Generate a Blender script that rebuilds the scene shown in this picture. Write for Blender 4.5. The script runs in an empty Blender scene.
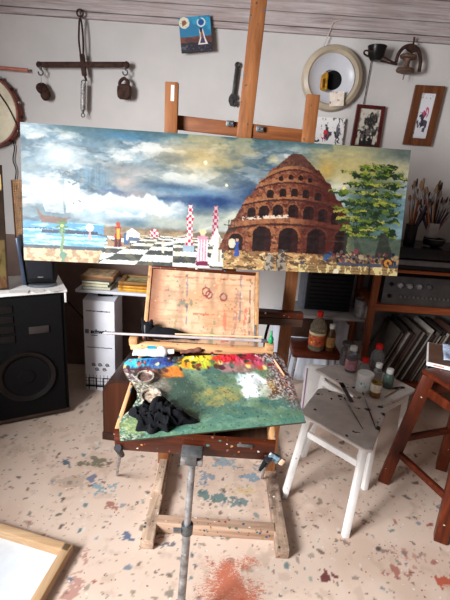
import bpy, bmesh, math, random
import numpy as np
from mathutils import Vector, Matrix, Euler
random.seed(7)
S = bpy.context.scene
COL = S.collection
R = math.radians

# ------------------------------------------------------------------ camera, world, light, exposure
F_PX = 433.0; PITCH = R(18); ROLL = R(4); CAM = Vector((0, -3.1, 1.62))
_f = Vector((0, math.cos(PITCH), -math.sin(PITCH))); _r0 = Vector((1, 0, 0)); _u0 = _r0.cross(_f)
_r = _r0*math.cos(ROLL)+_u0*math.sin(ROLL); _u = _u0*math.cos(ROLL)-_r0*math.sin(ROLL)
cd = bpy.data.cameras.new('camera'); co = bpy.data.objects.new('camera', cd); COL.objects.link(co)
cd.sensor_fit = 'VERTICAL'; cd.sensor_height = 36; cd.lens = F_PX/600*36; cd.clip_start = 0.02
m = Matrix((( _r.x, _u.x, -_f.x, CAM.x), (_r.y, _u.y, -_f.y, CAM.y), (_r.z, _u.z, -_f.z, CAM.z), (0, 0, 0, 1)))
co.matrix_world = m
S.camera = co
W = bpy.data.worlds.new('world'); S.world = W; W.use_nodes = True
bg = W.node_tree.nodes['Background']; bg.inputs[0].default_value = (0.82, 0.9, 1.0, 1); bg.inputs[1].default_value = 0.12
def area(name, loc, target, sx, sy, power, col):
    l = bpy.data.lights.new(name, 'AREA'); l.shape = 'RECTANGLE'; l.size = sx; l.size_y = sy; l.energy = power; l.color = col
    o = bpy.data.objects.new(name, l); COL.objects.link(o); o.location = loc
    o.rotation_euler = (Vector(target)-Vector(loc)).to_track_quat('-Z', 'Y').to_euler(); return o
WL = area('window_light', (-2.17, -3.3, 1.85), (-0.1, -1.5, 0.8), 1.2, 1.2, 98, (0.985, 0.99, 1.0)); WL.data.spread = R(110)
S.view_settings.view_transform = 'Standard'; S.view_settings.look = 'None'; S.view_settings.gamma = 1
S.view_settings.use_curve_mapping = False
S.view_settings.exposure = 0.35

def ray(x, y): return _f+_r*((x-225)/F_PX)-_u*((y-300)/F_PX)
def PY(x, y, Y): d = ray(x, y); return CAM+d*((Y-CAM.y)/d.y)
def PZ(x, y, Z): d = ray(x, y); return CAM+d*((Z-CAM.z)/d.z)
def PPL(x, y, p0, n): d = ray(x, y); return CAM+d*((Vector(p0)-CAM).dot(n)/d.dot(n))
def V(*a): return Vector(a)

# ------------------------------------------------------------------ materials
def lin(c):
    out = []
    for v in c[:3]:
        v = v/255.0
        out.append(v/12.92 if v <= 0.04045 else ((v+0.055)/1.055)**2.4)
    return tuple(out)
def L4(c): return lin(c)+(1.0,)
MATS = {}
def base(name, rough=0.6, metal=0.0, spec=0.25):
    m = bpy.data.materials.new(name); m.use_nodes = True; nt = m.node_tree
    b = nt.nodes['Principled BSDF']; b.inputs['Roughness'].default_value = rough; b.inputs['Metallic'].default_value = metal
    b.inputs['Specular IOR Level'].default_value = spec
    return m, nt, b
def N(nt, t, **k):
    n = nt.nodes.new(t)
    for a, v in k.items(): setattr(n, a, v)
    return n
def mixc(nt, fac, a, b, mode='MIX'):
    n = N(nt, 'ShaderNodeMix', data_type='RGBA', blend_type=mode)
    for s, v in ((0, fac), (6, a), (7, b)):
        if hasattr(v, 'default_value') or hasattr(v, 'is_output'): nt.links.new(v, n.inputs[s])
        elif s == 0: n.inputs[0].default_value = v
        else: n.inputs[s].default_value = L4(v)
    return n.outputs[2]
def ramp(nt, sock, stops, const=False):
    n = N(nt, 'ShaderNodeValToRGB'); nt.links.new(sock, n.inputs[0]); cr = n.color_ramp
    if const: cr.interpolation = 'CONSTANT'
    while len(cr.elements) < len(stops): cr.elements.new(0.5)
    for e, (p, c) in zip(cr.elements, stops):
        e.position = p; e.color = L4(c) if not isinstance(c, float) else (c, c, c, 1)
    return n.outputs[0]
def noise(nt, scale, detail=4, rough=0.6, vec=None, dist=0.0):
    n = N(nt, 'ShaderNodeTexNoise'); n.inputs['Scale'].default_value = scale; n.inputs['Detail'].default_value = detail
    n.inputs['Roughness'].default_value = rough; n.inputs['Distortion'].default_value = dist
    if vec is None:
        vec = N(nt, 'ShaderNodeTexCoord').outputs['Object']
    nt.links.new(vec, n.inputs['Vector']); return n.outputs[0]
def mapped(nt, scale, rot=(0, 0, 0)):
    tc = N(nt, 'ShaderNodeTexCoord'); mp = N(nt, 'ShaderNodeMapping'); nt.links.new(tc.outputs['Object'], mp.inputs[0])
    mp.inputs['Scale'].default_value = scale; mp.inputs['Rotation'].default_value = rot; return mp.outputs[0]
def bump(nt, b, h, strength=0.2, dist=0.01):
    n = N(nt, 'ShaderNodeBump'); n.inputs['Strength'].default_value = strength; n.inputs['Distance'].default_value = dist
    nt.links.new(h, n.inputs['Height']); nt.links.new(n.outputs[0], b.inputs['Normal'])
def specks(nt, col, scale, thr, palette, seed=0.0, amount=0.5):
    """small random paint specks scattered over a surface"""
    tc = N(nt, 'ShaderNodeTexCoord'); mp = N(nt, 'ShaderNodeMapping'); nt.links.new(tc.outputs['Object'], mp.inputs[0])
    mp.inputs['Location'].default_value = (seed, seed*1.7, seed*0.6)
    nz = N(nt, 'ShaderNodeTexNoise'); nz.inputs['Scale'].default_value = scale*1.3; nt.links.new(mp.outputs[0], nz.inputs['Vector'])
    ad = N(nt, 'ShaderNodeMix', data_type='RGBA', blend_type='ADD'); ad.inputs[0].default_value = 0.9/scale
    nt.links.new(mp.outputs[0], ad.inputs[6]); nt.links.new(nz.outputs['Color'], ad.inputs[7])
    v = N(nt, 'ShaderNodeTexVoronoi'); v.inputs['Scale'].default_value = scale; nt.links.new(ad.outputs[2], v.inputs['Vector'])
    sep = N(nt, 'ShaderNodeSeparateColor'); nt.links.new(v.outputs['Color'], sep.inputs[0])
    # radius varies per cell
    mu = N(nt, 'ShaderNodeMath', operation='POWER'); nt.links.new(sep.outputs[0], mu.inputs[0]); mu.inputs[1].default_value = 1.6
    ml = N(nt, 'ShaderNodeMath', operation='MULTIPLY'); nt.links.new(mu.outputs[0], ml.inputs[0]); ml.inputs[1].default_value = thr
    lt = N(nt, 'ShaderNodeMath', operation='LESS_THAN'); nt.links.new(v.outputs['Distance'], lt.inputs[0]); nt.links.new(ml.outputs[0], lt.inputs[1])
    g = N(nt, 'ShaderNodeMath', operation='LESS_THAN'); nt.links.new(sep.outputs[1], g.inputs[0]); g.inputs[1].default_value = amount
    mm = N(nt, 'ShaderNodeMath', operation='MULTIPLY'); nt.links.new(lt.outputs[0], mm.inputs[0]); nt.links.new(g.outputs[0], mm.inputs[1])
    pc = ramp(nt, sep.outputs[2], [(i/len(palette), c) for i, c in enumerate(palette)], True)
    return mixc(nt, mm.outputs[0], col, pc)
def plain(name, c, rough=0.6, metal=0.0, var=0.12, scale=12, bmp=0.1, sp=None):
    if name in MATS: return MATS[name]
    m, nt, b = base(name, rough, metal)
    n = noise(nt, scale)
    dark = tuple(v*(1-var) for v in c); lite = tuple(min(255, v*(1+var)) for v in c)
    col = ramp(nt, n, [(0.3, dark), (0.7, lite)])
    if sp: col = specks(nt, col, *sp)
    nt.links.new(col, b.inputs['Base Color'])
    if bmp: bump(nt, b, noise(nt, scale*6), bmp, 0.004)
    MATS[name] = m; return m
def wood(name, c1, c2, axis=2, scale=9, rough=0.55, sp=None, grime=None):
    if name in MATS: return MATS[name]
    m, nt, b = base(name, rough)
    sc = [scale*3]*3; sc[axis] = scale*0.22
    vec = mapped(nt, sc)
    n = noise(nt, 1.0, 6, 0.65, vec, 1.2)
    col = ramp(nt, n, [(0.28, c1), (0.5, tuple((p+q)/2 for p, q in zip(c1, c2))), (0.72, c2)])
    if grime:
        g = ramp(nt, noise(nt, 5, 5, 0.7), [(0.45, 0.0), (0.7, 1.0)])
        col = mixc(nt, g, col, grime)
    if sp: col = specks(nt, col, *sp)
    nt.links.new(col, b.inputs['Base Color']); bump(nt, b, n, 0.25, 0.003)
    MATS[name] = m; return m
def vcol(name, rough=0.5, spec=0.5, bmp=0.0, attr='paint'):
    if name in MATS: return MATS[name]
    m, nt, b = base(name, rough, 0, spec); a = N(nt, 'ShaderNodeAttribute', attribute_name=attr)
    nt.links.new(a.outputs['Color'], b.inputs['Base Color'])
    if bmp: bump(nt, b, noise(nt, 160, 3), bmp, 0.002)
    MATS[name] = m; return m
def glass(name, c, rough=0.05, alpha=0.25):
    if name in MATS: return MATS[name]
    m, nt, b = base(name, rough); b.inputs['Base Color'].default_value = L4(c)
    b.inputs['Transmission Weight'].default_value = 0.85; b.inputs['IOR'].default_value = 1.2
    MATS[name] = m; return m

PAL = [(70, 72, 66), (120, 92, 78), (52, 92, 128), (150, 60, 50), (225, 215, 205), (60, 110, 108), (58, 56, 58), (168, 140, 84)]
M_wall = plain('plaster_wall', (198, 194, 192), 0.85, 0, 0.035, 2.2, 0.12)
M_oldwood = wood('old_easel_wood', (106, 62, 34), (164, 108, 66), 2, 9, 0.5, (60, 0.35, PAL, 2.0, 0.3))
M_oldwoodx = wood('old_easel_crossbar_wood', (96, 52, 28), (146, 90, 52), 0, 9, 0.55, (40, 0.3, PAL, 3.0, 0.2))
M_basewood = wood('weathered_base_wood', (150, 122, 100), (232, 206, 184), 1, 8, 0.7, (64, 0.5, PAL, 5.0, 0.5), (92, 74, 64))
M_basewoodx = wood('weathered_base_bar_wood', (146, 112, 90), (216, 186, 162), 0, 8, 0.7, (64, 0.5, PAL, 6.0, 0.45))
M_boxwood = wood('varnished_box_wood', (40, 14, 6), (100, 42, 18), 0, 12, 0.35, (80, 0.45, PAL+[(190, 120, 60)], 1.0, 0.4))
M_boxin = wood('box_edge_wood', (140, 98, 64), (200, 156, 112), 1, 9, 0.6, (40, 0.6, PAL, 9.0, 0.6))
M_red = wood('red_brown_wood', (58, 20, 9), (112, 48, 22), 2, 8, 0.4, (60, 0.3, [(225, 205, 180), (200, 180, 160)], 4.0, 0.06))
M_redx = wood('red_brown_wood_rail', (58, 20, 9), (112, 48, 22), 0, 8, 0.4)
M_case = wood('dark_walnut_case', (40, 24, 18), (70, 44, 34), 1, 7, 0.4)
M_shelfwood = wood('bookcase_wood', (92, 44, 22), (146, 80, 44), 2, 8, 0.5)
M_shelfwoodx = wood('bookcase_board_wood', (92, 42, 20), (142, 74, 40), 0, 8, 0.5)
M_iron = plain('rusty_iron', (62, 42, 36), 0.7, 0.4, 0.35, 40, 0.5)
M_black = plain('black_plastic', (11, 11, 13), 0.5, 0, 0.15, 20, 0.05)
M_blackm = plain('matte_black', (8, 8, 9), 0.9, 0, 0.2, 30, 0.2)
M_steel = plain('worn_steel', (150, 150, 152), 0.42, 0.75, 0.25, 30, 0.2, (70, 0.45, [(70, 80, 90), (210, 205, 200), (90, 120, 140)], 2.0, 0.35))
M_dsteel = plain('dark_steel', (96, 98, 100), 0.4, 0.6, 0.2, 30, 0.1)
M_white = plain('white_paint', (240, 238, 236), 0.5, 0, 0.04, 9, 0.05, (30, 0.2, [(150, 130, 110), (120, 110, 100)], 3.0, 0.25))
M_paper = plain('white_paper', (226, 224, 222), 0.8, 0, 0.03, 20, 0.0)
M_greytop = plain('grey_seat_paint', (212, 204, 199), 0.55, 0, 0.1, 8, 0.1, (26, 0.42, [(60, 55, 50), (120, 105, 90), (200, 190, 180), (60, 55, 50)], 8.0, 0.6))
M_greyshelf = plain('grey_shelf', (150, 146, 146), 0.6, 0, 0.06, 8, 0.05)
M_whiteshelf = plain('white_shelf', (205, 206, 214), 0.5, 0, 0.03, 8, 0.03)
M_gold = plain('dull_gold', (176, 130, 44), 0.4, 0.5, 0.3, 60, 0.4)
M_cloth = plain('black_cloth', (8, 9, 14), 0.95, 0, 0.3, 60, 0.5)
M_wr2 = plain('blackened_steel', (48, 48, 52), 0.5, 0.5, 0.3, 30, 0.2)
M_redcap = plain('red_cap', (190, 28, 22), 0.4, 0, 0.08, 20, 0)
M_whitecap = plain('white_cap', (225, 225, 222), 0.4, 0, 0.04, 20, 0)
M_green = plain('green_plastic', (24, 120, 70), 0.4, 0, 0.1, 20, 0)

# ------------------------------------------------------------------ mesh helpers
def obj(name, bm, mat, parent=None, smooth=True, mats=None):
    me = bpy.data.meshes.new(name)
    bmesh.ops.recalc_face_normals(bm, faces=bm.faces)
    bm.to_mesh(me); bm.free()
    for mm in (mats or [mat]): me.materials.append(mm)
    if smooth:
        me.polygons.foreach_set('use_smooth', [True]*len(me.polygons))
        try: me.set_sharp_from_angle(angle=R(35))
        except Exception: pass
    o = bpy.data.objects.new(name, me); COL.objects.link(o)
    if parent is not None: o.parent = parent
    return o
def thing(name, label, cat, loc=(0, 0, 0), rot=(0, 0, 0), group=None):
    o = bpy.data.objects.new(name, None); COL.objects.link(o); o.location = loc; o.rotation_euler = rot
    o.empty_display_size = 0.05
    o['label'] = label; o['category'] = cat
    if group: o['group'] = group
    return o
def tag(o, label, cat, group=None):
    o['label'] = label; o['category'] = cat
    if group: o['group'] = group
    return o
def lab(o, label): o['label'] = label; return o
def struct(o): o['kind'] = 'structure'; return o
def NB(): return bmesh.new()
def xf(verts, M):
    for v in verts: v.co = M @ v.co
def box(bm, c, s, rot=None, bev=0.0, mi=0):
    """axis box centred on c of size s, optional rotation matrix (3x3)"""
    r = bmesh.ops.create_cube(bm, size=1.0); vs = r['verts']
    for v in vs: v.co = Vector((v.co.x*s[0], v.co.y*s[1], v.co.z*s[2]))
    es = list({e for v in vs for e in v.link_edges})
    fs0 = {f for v in vs for f in v.link_faces}
    if bev > 0:
        rr = bmesh.ops.bevel(bm, geom=es, offset=min(bev, min(s)*0.45), segments=2, affect='EDGES', profile=0.5)
        vs = list({v for f in rr['faces'] for v in f.verts} | {v for v in vs if v.is_valid})
    fs = {f for v in vs for f in v.link_faces}
    for f in fs: f.material_index = mi
    M = Matrix.Translation(Vector(c))
    if rot is not None: M = M @ rot.to_4x4()
    xf(vs, M); return vs
def frame_to(d, up=(0, 0, 1)):
    """3x3 whose Z runs along d"""
    z = Vector(d).normalized(); u = Vector(up)
    if abs(z.dot(u)) > 0.98: u = Vector((0, 1, 0))
    x = u.cross(z).normalized(); y = z.cross(x)
    return Matrix((x, y, z)).transposed()
def beam(bm, a, b, w, h, up=(0, 1, 0), bev=0.003, mi=0):
    """rectangular bar from a to b, w across, h along up"""
    a = Vector(a); b = Vector(b)
    return box(bm, (a+b)/2, (w, h, (b-a).length), frame_to(b-a, up), bev, mi)
def cyl(bm, a, b, r1, r2=None, seg=20, mi=0):
    a = Vector(a); b = Vector(b); r2 = r1 if r2 is None else r2
    r = bmesh.ops.create_cone(bm, cap_ends=True, segments=seg, radius1=r1, radius2=r2, depth=(b-a).length)
    for f in {f for v in r['verts'] for f in v.link_faces}: f.material_index = mi
    xf(r['verts'], Matrix.Translation((a+b)/2) @ frame_to(b-a).to_4x4()); return r['verts']
def ball(bm, c, r, s=(1, 1, 1), seg=16, mi=0):
    q = bmesh.ops.create_uvsphere(bm, u_segments=seg, v_segments=max(8, seg//2), radius=r)
    for f in {f for v in q['verts'] for f in v.link_faces}: f.material_index = mi
    xf(q['verts'], Matrix.Translation(Vector(c)) @ Matrix.Diagonal((*s, 1))); return q['verts']
def lathe(bm, prof, M=Matrix.Identity(4), seg=28, mi=0, closed=False):
    """prof: list of (r, z)"""
    rings = []
    for r, z in prof:
        if r < 1e-6: rings.append([bm.verts.new(M @ Vector((0, 0, z)))])
        else: rings.append([bm.verts.new(M @ Vector((r*math.cos(2*math.pi*i/seg), r*math.sin(2*math.pi*i/seg), z))) for i in range(seg)])
    for A, B in zip(rings, rings[1:]):
        for i in range(seg):
            j = (i+1) % seg
            if len(A) == 1 and len(B) == 1: continue
            if len(A) == 1: f = bm.faces.new((A[0], B[i], B[j]))
            elif len(B) == 1: f = bm.faces.new((A[i], A[j], B[0]))
            else: f = bm.faces.new((A[i], A[j], B[j], B[i]))
            f.material_index = mi
def tube(bm, pts, r, seg=8, mi=0, taper=None):
    pts = [Vector(p) for p in pts]; rings = []; n = len(pts)
    up = Vector((0, 0, 1))
    for i, p in enumerate(pts):
        d = (pts[min(i+1, n-1)]-pts[max(i-1, 0)]).normalized()
        if i == 0:
            if abs(d.dot(up)) > 0.9: up = Vector((0, 1, 0))
            x = up.cross(d).normalized()
        else:
            x = (x-d*x.dot(d)).normalized()
        y = d.cross(x); rr = r if taper is None else taper[i]
        rings.append([bm.verts.new(p+x*rr*math.cos(2*math.pi*k/seg)+y*rr*math.sin(2*math.pi*k/seg)) for k in range(seg)])
    for A, B in zip(rings, rings[1:]):
        for k in range(seg):
            f = bm.faces.new((A[k], A[(k+1) % seg], B[(k+1) % seg], B[k])); f.material_index = mi
    for rg in (rings[0], rings[-1]):
        f = bm.faces.new(rg); f.material_index = mi
def smoothpts(pts, k=6):
    pts = [Vector(p) for p in pts]; out = []
    P = [pts[0]]+pts+[pts[-1]]
    for i in range(1, len(P)-2):
        a, b, c, d = P[i-1], P[i], P[i+1], P[i+2]
        for j in range(k):
            t = j/k
            out.append(0.5*((2*b)+(c-a)*t+(2*a-5*b+4*c-d)*t*t+(3*b-a-3*c+d)*t**3))
    out.append(pts[-1]); return out
def ring(bm, c, R_, r, M3=None, seg=24, a0=0, a1=2*math.pi, mi=0, sx=1.0):
    """torus arc in local XZ plane"""
    M3 = M3 or Matrix.Identity(3); n = seg
    pts = [Vector(c)+M3 @ Vector((R_*sx*math.cos(a0+(a1-a0)*i/n), 0, R_*math.sin(a0+(a1-a0)*i/n))) for i in range(n+1)]
    tube(bm, pts, r, 8, mi)
def prism(bm, pts, off, mi=0):
    """polygon pts extruded by vector off"""
    A = [bm.verts.new(Vector(p)) for p in pts]; B = [bm.verts.new(Vector(p)+Vector(off)) for p in pts]
    fs = [bm.faces.new(A), bm.faces.new(B[::-1])]
    n = len(pts)
    for i in range(n): fs.append(bm.faces.new((A[i], B[i], B[(i+1) % n], A[(i+1) % n])))
    for f in fs: f.material_index = mi
    return A+B
def text_mesh(name, s, size, M, mat, parent, extrude=0.0004, bold=0.0):
    cu = bpy.data.curves.new(name, 'FONT'); cu.body = s; cu.size = size; cu.extrude = extrude; cu.offset = bold; cu.align_x = 'CENTER'; cu.align_y = 'CENTER'
    t = bpy.data.objects.new(name+'_src', cu); COL.objects.link(t)
    dg = bpy.context.evaluated_depsgraph_get(); me = bpy.data.meshes.new_from_object(t.evaluated_get(dg))
    bpy.data.objects.remove(t); me.transform(M); me.materials.clear(); me.materials.append(mat)
    o = bpy.data.objects.new(name, me); COL.objects.link(o); o.parent = parent; return o

# --- numpy painting helpers
def vnoise(x, y, seed=0):
    xi = np.floor(x).astype(np.int64); yi = np.floor(y).astype(np.int64); xf_ = x-xi; yf_ = y-yi
    def h(a, b):
        n = (a*374761393+b*668265263+seed*1442695041) & 0x7fffffff
        n = (n ^ (n >> 13))*1274126177 & 0x7fffffff
        return ((n ^ (n >> 16)) & 0xffff)/65535.0
    sx = xf_*xf_*(3-2*xf_); sy = yf_*yf_*(3-2*yf_)
    a = h(xi, yi); b = h(xi+1, yi); c = h(xi, yi+1); d = h(xi+1, yi+1)
    return (a*(1-sx)+b*sx)*(1-sy)+(c*(1-sx)+d*sx)*sy
def fbm(x, y, seed=0, o=5, g=0.55):
    s = 0; a = 1; t = 0
    for i in range(o):
        s = s+a*vnoise(x*2**i, y*2**i, seed+i*17); t += a; a *= g
    return s/t
def sm(a, b, x): t = np.clip((x-a)/(b-a+1e-9), 0, 1); return t*t*(3-2*t)
class Art:
    def __init__(s, u, v, basecol):
        s.u = u; s.v = v; s.c = np.zeros(u.shape+(3,))+np.array(basecol, float)
    def lay(s, mask, col):
        m_ = np.clip(np.asarray(mask, float), 0, 1)[..., None]; s.c = s.c*(1-m_)+np.asarray(col, float)*m_
    def linear(s):
        v = np.clip(s.c, 0, 255)/255.0
        return np.where(v <= 0.04045, v/12.92, ((v+0.055)/1.055)**2.4)
def poly_mask(u, v, pts, soft=0):
    inside = np.zeros(u.shape, bool); n = len(pts)
    for i in range(n):
        x1, y1 = pts[i]; x2, y2 = pts[(i+1) % n]
        if y1 == y2: continue
        c = ((y1 > v) != (y2 > v)) & (u < (x2-x1)*(v-y1)/(y2-y1)+x1); inside ^= c
    return inside
def grid_obj(name, P, col, mat, parent=None, back=None, smooth=True):
    """P: (h,w,3) points; col: (h,w,3) linear colours"""
    h, w = P.shape[:2]; me = bpy.data.meshes.new(name)
    idx = np.arange(h*w).reshape(h, w)
    q = np.stack([idx[:-1, :-1], idx[1:, :-1], idx[1:, 1:], idx[:-1, 1:]], -1).reshape(-1, 4)
    me.vertices.add(h*w); me.vertices.foreach_set('co', P.reshape(-1).astype(np.float32))
    me.loops.add(q.size); me.loops.foreach_set('vertex_index', q.reshape(-1).astype(np.int32))
    me.polygons.add(len(q)); me.polygons.foreach_set('loop_start', (np.arange(len(q))*4).astype(np.int32))
    me.polygons.foreach_set('loop_total', np.full(len(q), 4, np.int32))
    if smooth: me.polygons.foreach_set('use_smooth', np.ones(len(q), bool))
    me.update(calc_edges=True)
    a = me.color_attributes.new('paint', 'FLOAT_COLOR', 'POINT')
    c4 = np.ones((h*w, 4), np.float32); c4[:, :3] = col.reshape(-1, 3); a.data.foreach_set('color', c4.reshape(-1))
    me.materials.append(mat); o = bpy.data.objects.new(name, me); COL.objects.link(o)
    if parent is not None: o.parent = parent
    return o

# ------------------------------------------------------------------ room shell
def floor():
    xs = np.concatenate([np.arange(-2.2, -1.3, 0.05), np.arange(-1.3, 1.5, 0.007), np.arange(1.5, 2.41, 0.05)])
    ys = np.concatenate([np.arange(-4.6, -2.0, 0.1), np.arange(-2.0, -0.7, 0.007), np.arange(-0.7, 0.0, 0.03), [0.0]])
    X, Y = np.meshgrid(xs, ys)
    A = Art(X, Y, (218, 195, 178))
    n = fbm(X*3, Y*3, 3); A.lay(sm(0.45, 0.7, n)*0.5, (196, 168, 150)); A.lay(sm(0.5, 0.7, fbm(X*7, Y*5, 9))*0.35, (226, 208, 193))
    A.lay(sm(0.62, 0.72, fbm(X*16, Y*16, 19))*0.3, (172, 146, 128))
    wx = X+0.02*(fbm(X*25, Y*25, 5)-0.5)*2; wy = Y+0.02*(fbm(X*25, Y*25, 6)-0.5)*2
    rg = np.random.RandomState(4)
    pal = [(88, 84, 74), (110, 100, 88), (96, 76, 66), (58, 86, 118), (132, 58, 50), (66, 60, 58), (140, 128, 110), (96, 70, 60), (70, 104, 110), (222, 214, 206), (88, 84, 74)]
    for k in range(2300):
        x = rg.uniform(-1.3, 1.5); y = -2.0+rg.beta(1.2, 1.6)*1.6
        r = 0.0025+0.0085*rg.rand()**4; e = rg.uniform(0.6, 2.0); a = rg.uniform(0, 3.14)
        i0, i1 = np.searchsorted(xs, [x-0.06, x+0.06]); j0, j1 = np.searchsorted(ys, [y-0.06, y+0.06])
        sub = (slice(j0, j1), slice(i0, i1)); dx = wx[sub]-x; dy = wy[sub]-y
        p = (dx*math.cos(a)+dy*math.sin(a))/e; q = -dx*math.sin(a)+dy*math.cos(a)
        mk = sm(1.25, 0.85, np.sqrt(p*p+q*q)/r)*rg.uniform(0.35, 0.8)
        c = np.array(pal[rg.randint(len(pal))], float); mk = mk[..., None]; A.c[sub] = A.c[sub]*(1-mk)+c*mk
    def blotch(px, py, rx, ry, col, thr=0.5, op=0.8, fs=30, seed=1):
        p = PZ(px, py, 0); d = np.sqrt(((wx-p.x)/rx)**2+((wy-p.y)/ry)**2)
        A.lay((fbm(X*fs, Y*fs, seed) > thr+0.35*(d-0.6))*(d < 1.4)*op, col)
    # streaky rust red scrape in front of the easel
    p = PZ(232, 585, 0); scr = np.exp(-(np.abs((wx-p.x)/0.20)**3+np.abs((wy-p.y)/0.17)**3))*(0.45+0.9*fbm(X*12, Y*12, 31))
    p = PZ(236, 535, 0); scr = np.maximum(scr, np.exp(-(((wx-p.x)/0.09)**2+((wy-p.y)/0.05)**2))*(0.3+0.8*fbm(X*20, Y*20, 37)))
    for px_, py_, rx_, a_ in ((405, 557, 0.07, 0.62), (398, 572, 0.06, 0.6), (445, 582, 0.05, 0.8), (70, 592, 0.09, 0.5)):
        p = PZ(px_, py_, 0); scr = np.maximum(scr, np.exp(-(((wx-p.x)/rx_)**2+((wy-p.y)/(rx_*0.9))**2))*a_)
    blotch(405, 555, 0.10, 0.08, (150, 84, 76), 0.6, 0.4, 50, 41); blotch(398, 572, 0.09, 0.05, (150, 84, 76), 0.58, 0.7, 60, 42)
    blotch(445, 582, 0.05, 0.03, (176, 70, 50), 0.46, 0.8, 40, 43); blotch(327, 575, 0.035, 0.03, (96, 42, 44), 0.45, 0.85, 60, 44)
    blotch(70, 590, 0.05, 0.2, (150, 90, 84), 0.56, 0.5, 60, 45)
    blotch(95, 462, 0.13, 0.035, (98, 96, 76), 0.47, 0.75, 30, 51); blotch(72, 482, 0.12, 0.05, (150, 134, 116), 0.48, 0.4, 25, 52)
    blotch(92, 478, 0.06, 0.035, (80, 96, 128), 0.52, 0.7, 45, 53); blotch(104, 488, 0.07, 0.04, (112, 150, 166), 0.46, 0.7, 40, 54)
    blotch(65, 463, 0.035, 0.02, (62, 84, 104), 0.42, 0.8, 40, 55); blotch(127, 538, 0.04, 0.022, (64, 86, 122), 0.47, 0.75, 50, 56)
    blotch(112, 506, 0.05, 0.03, (138, 76, 66), 0.54, 0.65, 60, 57); blotch(205, 478, 0.05, 0.05, (96, 126, 150), 0.52, 0.6, 40, 58)
    blotch(215, 498, 0.14, 0.05, (76, 110, 112), 0.52, 0.75, 34, 59); blotch(238, 503, 0.09, 0.035, (80, 108, 114), 0.52, 0.7, 35, 60)
    blotch(250, 477, 0.06, 0.03, (112, 140, 162), 0.5, 0.75, 40, 61); blotch(225, 462, 0.08, 0.05, (104, 140, 160), 0.52, 0.6, 40, 62)
    blotch(240, 490, 0.10, 0.04, (200, 172, 120), 0.5, 0.6, 40, 63); blotch(160, 545, 0.10, 0.02, (70, 78, 96), 0.5, 0.7, 40, 64)
    blotch(262, 468, 0.05, 0.07, (110, 130, 140), 0.5, 0.7, 40, 65)
    Z = np.zeros_like(X)
    mt = vcol('painted_concrete_floor', 0.6, 0.35)
    nt = mt.node_tree; b = nt.nodes['Principled BSDF']; at_ = [n_ for n_ in nt.nodes if n_.type == 'ATTRIBUTE'][0]
    # fine scratches and dots
    col = specks(nt, at_.outputs['Color'], 62, 0.28, [(96, 84, 74), (130, 116, 100), (70, 66, 64), (150, 90, 76), (226, 218, 208)], 1.3, 0.4)
    sa = N(nt, 'ShaderNodeAttribute', attribute_name='scrape'); sn = noise(nt, 1.0, 7, 0.75, mapped(nt, (60, 130, 1), (0, 0, 0.6)), 1.2)
    ad_ = N(nt, 'ShaderNodeMath', operation='ADD'); nt.links.new(sa.outputs['Fac'], ad_.inputs[0]); nt.links.new(sn, ad_.inputs[1])
    mk_ = ramp(nt, ad_.outputs[0], [(0.0, 0.0), (0.86, 0.0), (0.93, 0.75), (1.0, 0.9)]); col = mixc(nt, mk_, col, (184, 94, 64))
    nt.links.new(col, b.inputs['Base Color']); bump(nt, b, noise(nt, 60), 0.12, 0.004)
    o = grid_obj('floor', np.stack([X, Y, Z], -1), A.linear(), mt); struct(o)
    at2 = o.data.attributes.new('scrape', 'FLOAT', 'POINT'); at2.data.foreach_set('value', (scr*0.55).reshape(-1).astype(np.float32))
floor()
b = NB(); box(b, (0.1, 0.05, 1.45), (4.7, 0.1, 2.9)); struct(obj('wall_back', b, M_wall, smooth=False))
b = NB(); box(b, (2.45, -2.3, 1.45), (0.1, 4.6, 2.9)); struct(obj('wall_right', b, plain('brown_wall', (120, 104, 94), 0.9, 0, 0.05, 3), smooth=False))
b = NB(); box(b, (0.1, -2.3, 2.95), (4.8, 4.8, 0.1)); struct(obj('ceiling', b, plain('ceiling_paint', (150, 140, 134), 0.8, 0, 0.03, 3), smooth=False))
# left wall with a window opening beside the photographer
b = NB()
box(b, (-2.25, -1.325, 1.45), (0.1, 2.65, 2.9)); box(b, (-2.25, -4.3, 1.45), (0.1, 0.7, 2.9))
box(b, (-2.25, -3.3, 0.6), (0.1, 1.3, 1.2)); box(b, (-2.25, -3.3, 2.7), (0.1, 1.3, 0.4))
struct(obj('wall_left', b, M_wall, smooth=False))
b = NB()
for y in (-3.92, -2.68): box(b, (-2.24, y, 1.85), (0.07, 0.06, 1.3), bev=0.004)
for z in (1.23, 2.47): box(b, (-2.24, -3.3, z), (0.07, 1.3, 0.06), bev=0.004)
struct(obj('window_1', b, M_white))
# dark brown panel along the foot of the back wall
b = NB(); box(b, (-1.25, -0.009, 0.5), (1.9, 0.018, 1.0), bev=0.003); struct(obj('trim_6', b, plain('dark_brown_panel', (118, 96, 88), 0.7, 0, 0.1, 4)))
b = NB(); box(b, (-1.92, -2.1, 0.55), (0.56, 1.9, 1.10), bev=0.01); struct(obj('trim_7', b, plain('dark_brown_panel', (118, 96, 88), 0.7, 0, 0.1, 4)))   # unseen block added by the left wall to shade the left floor
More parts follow.
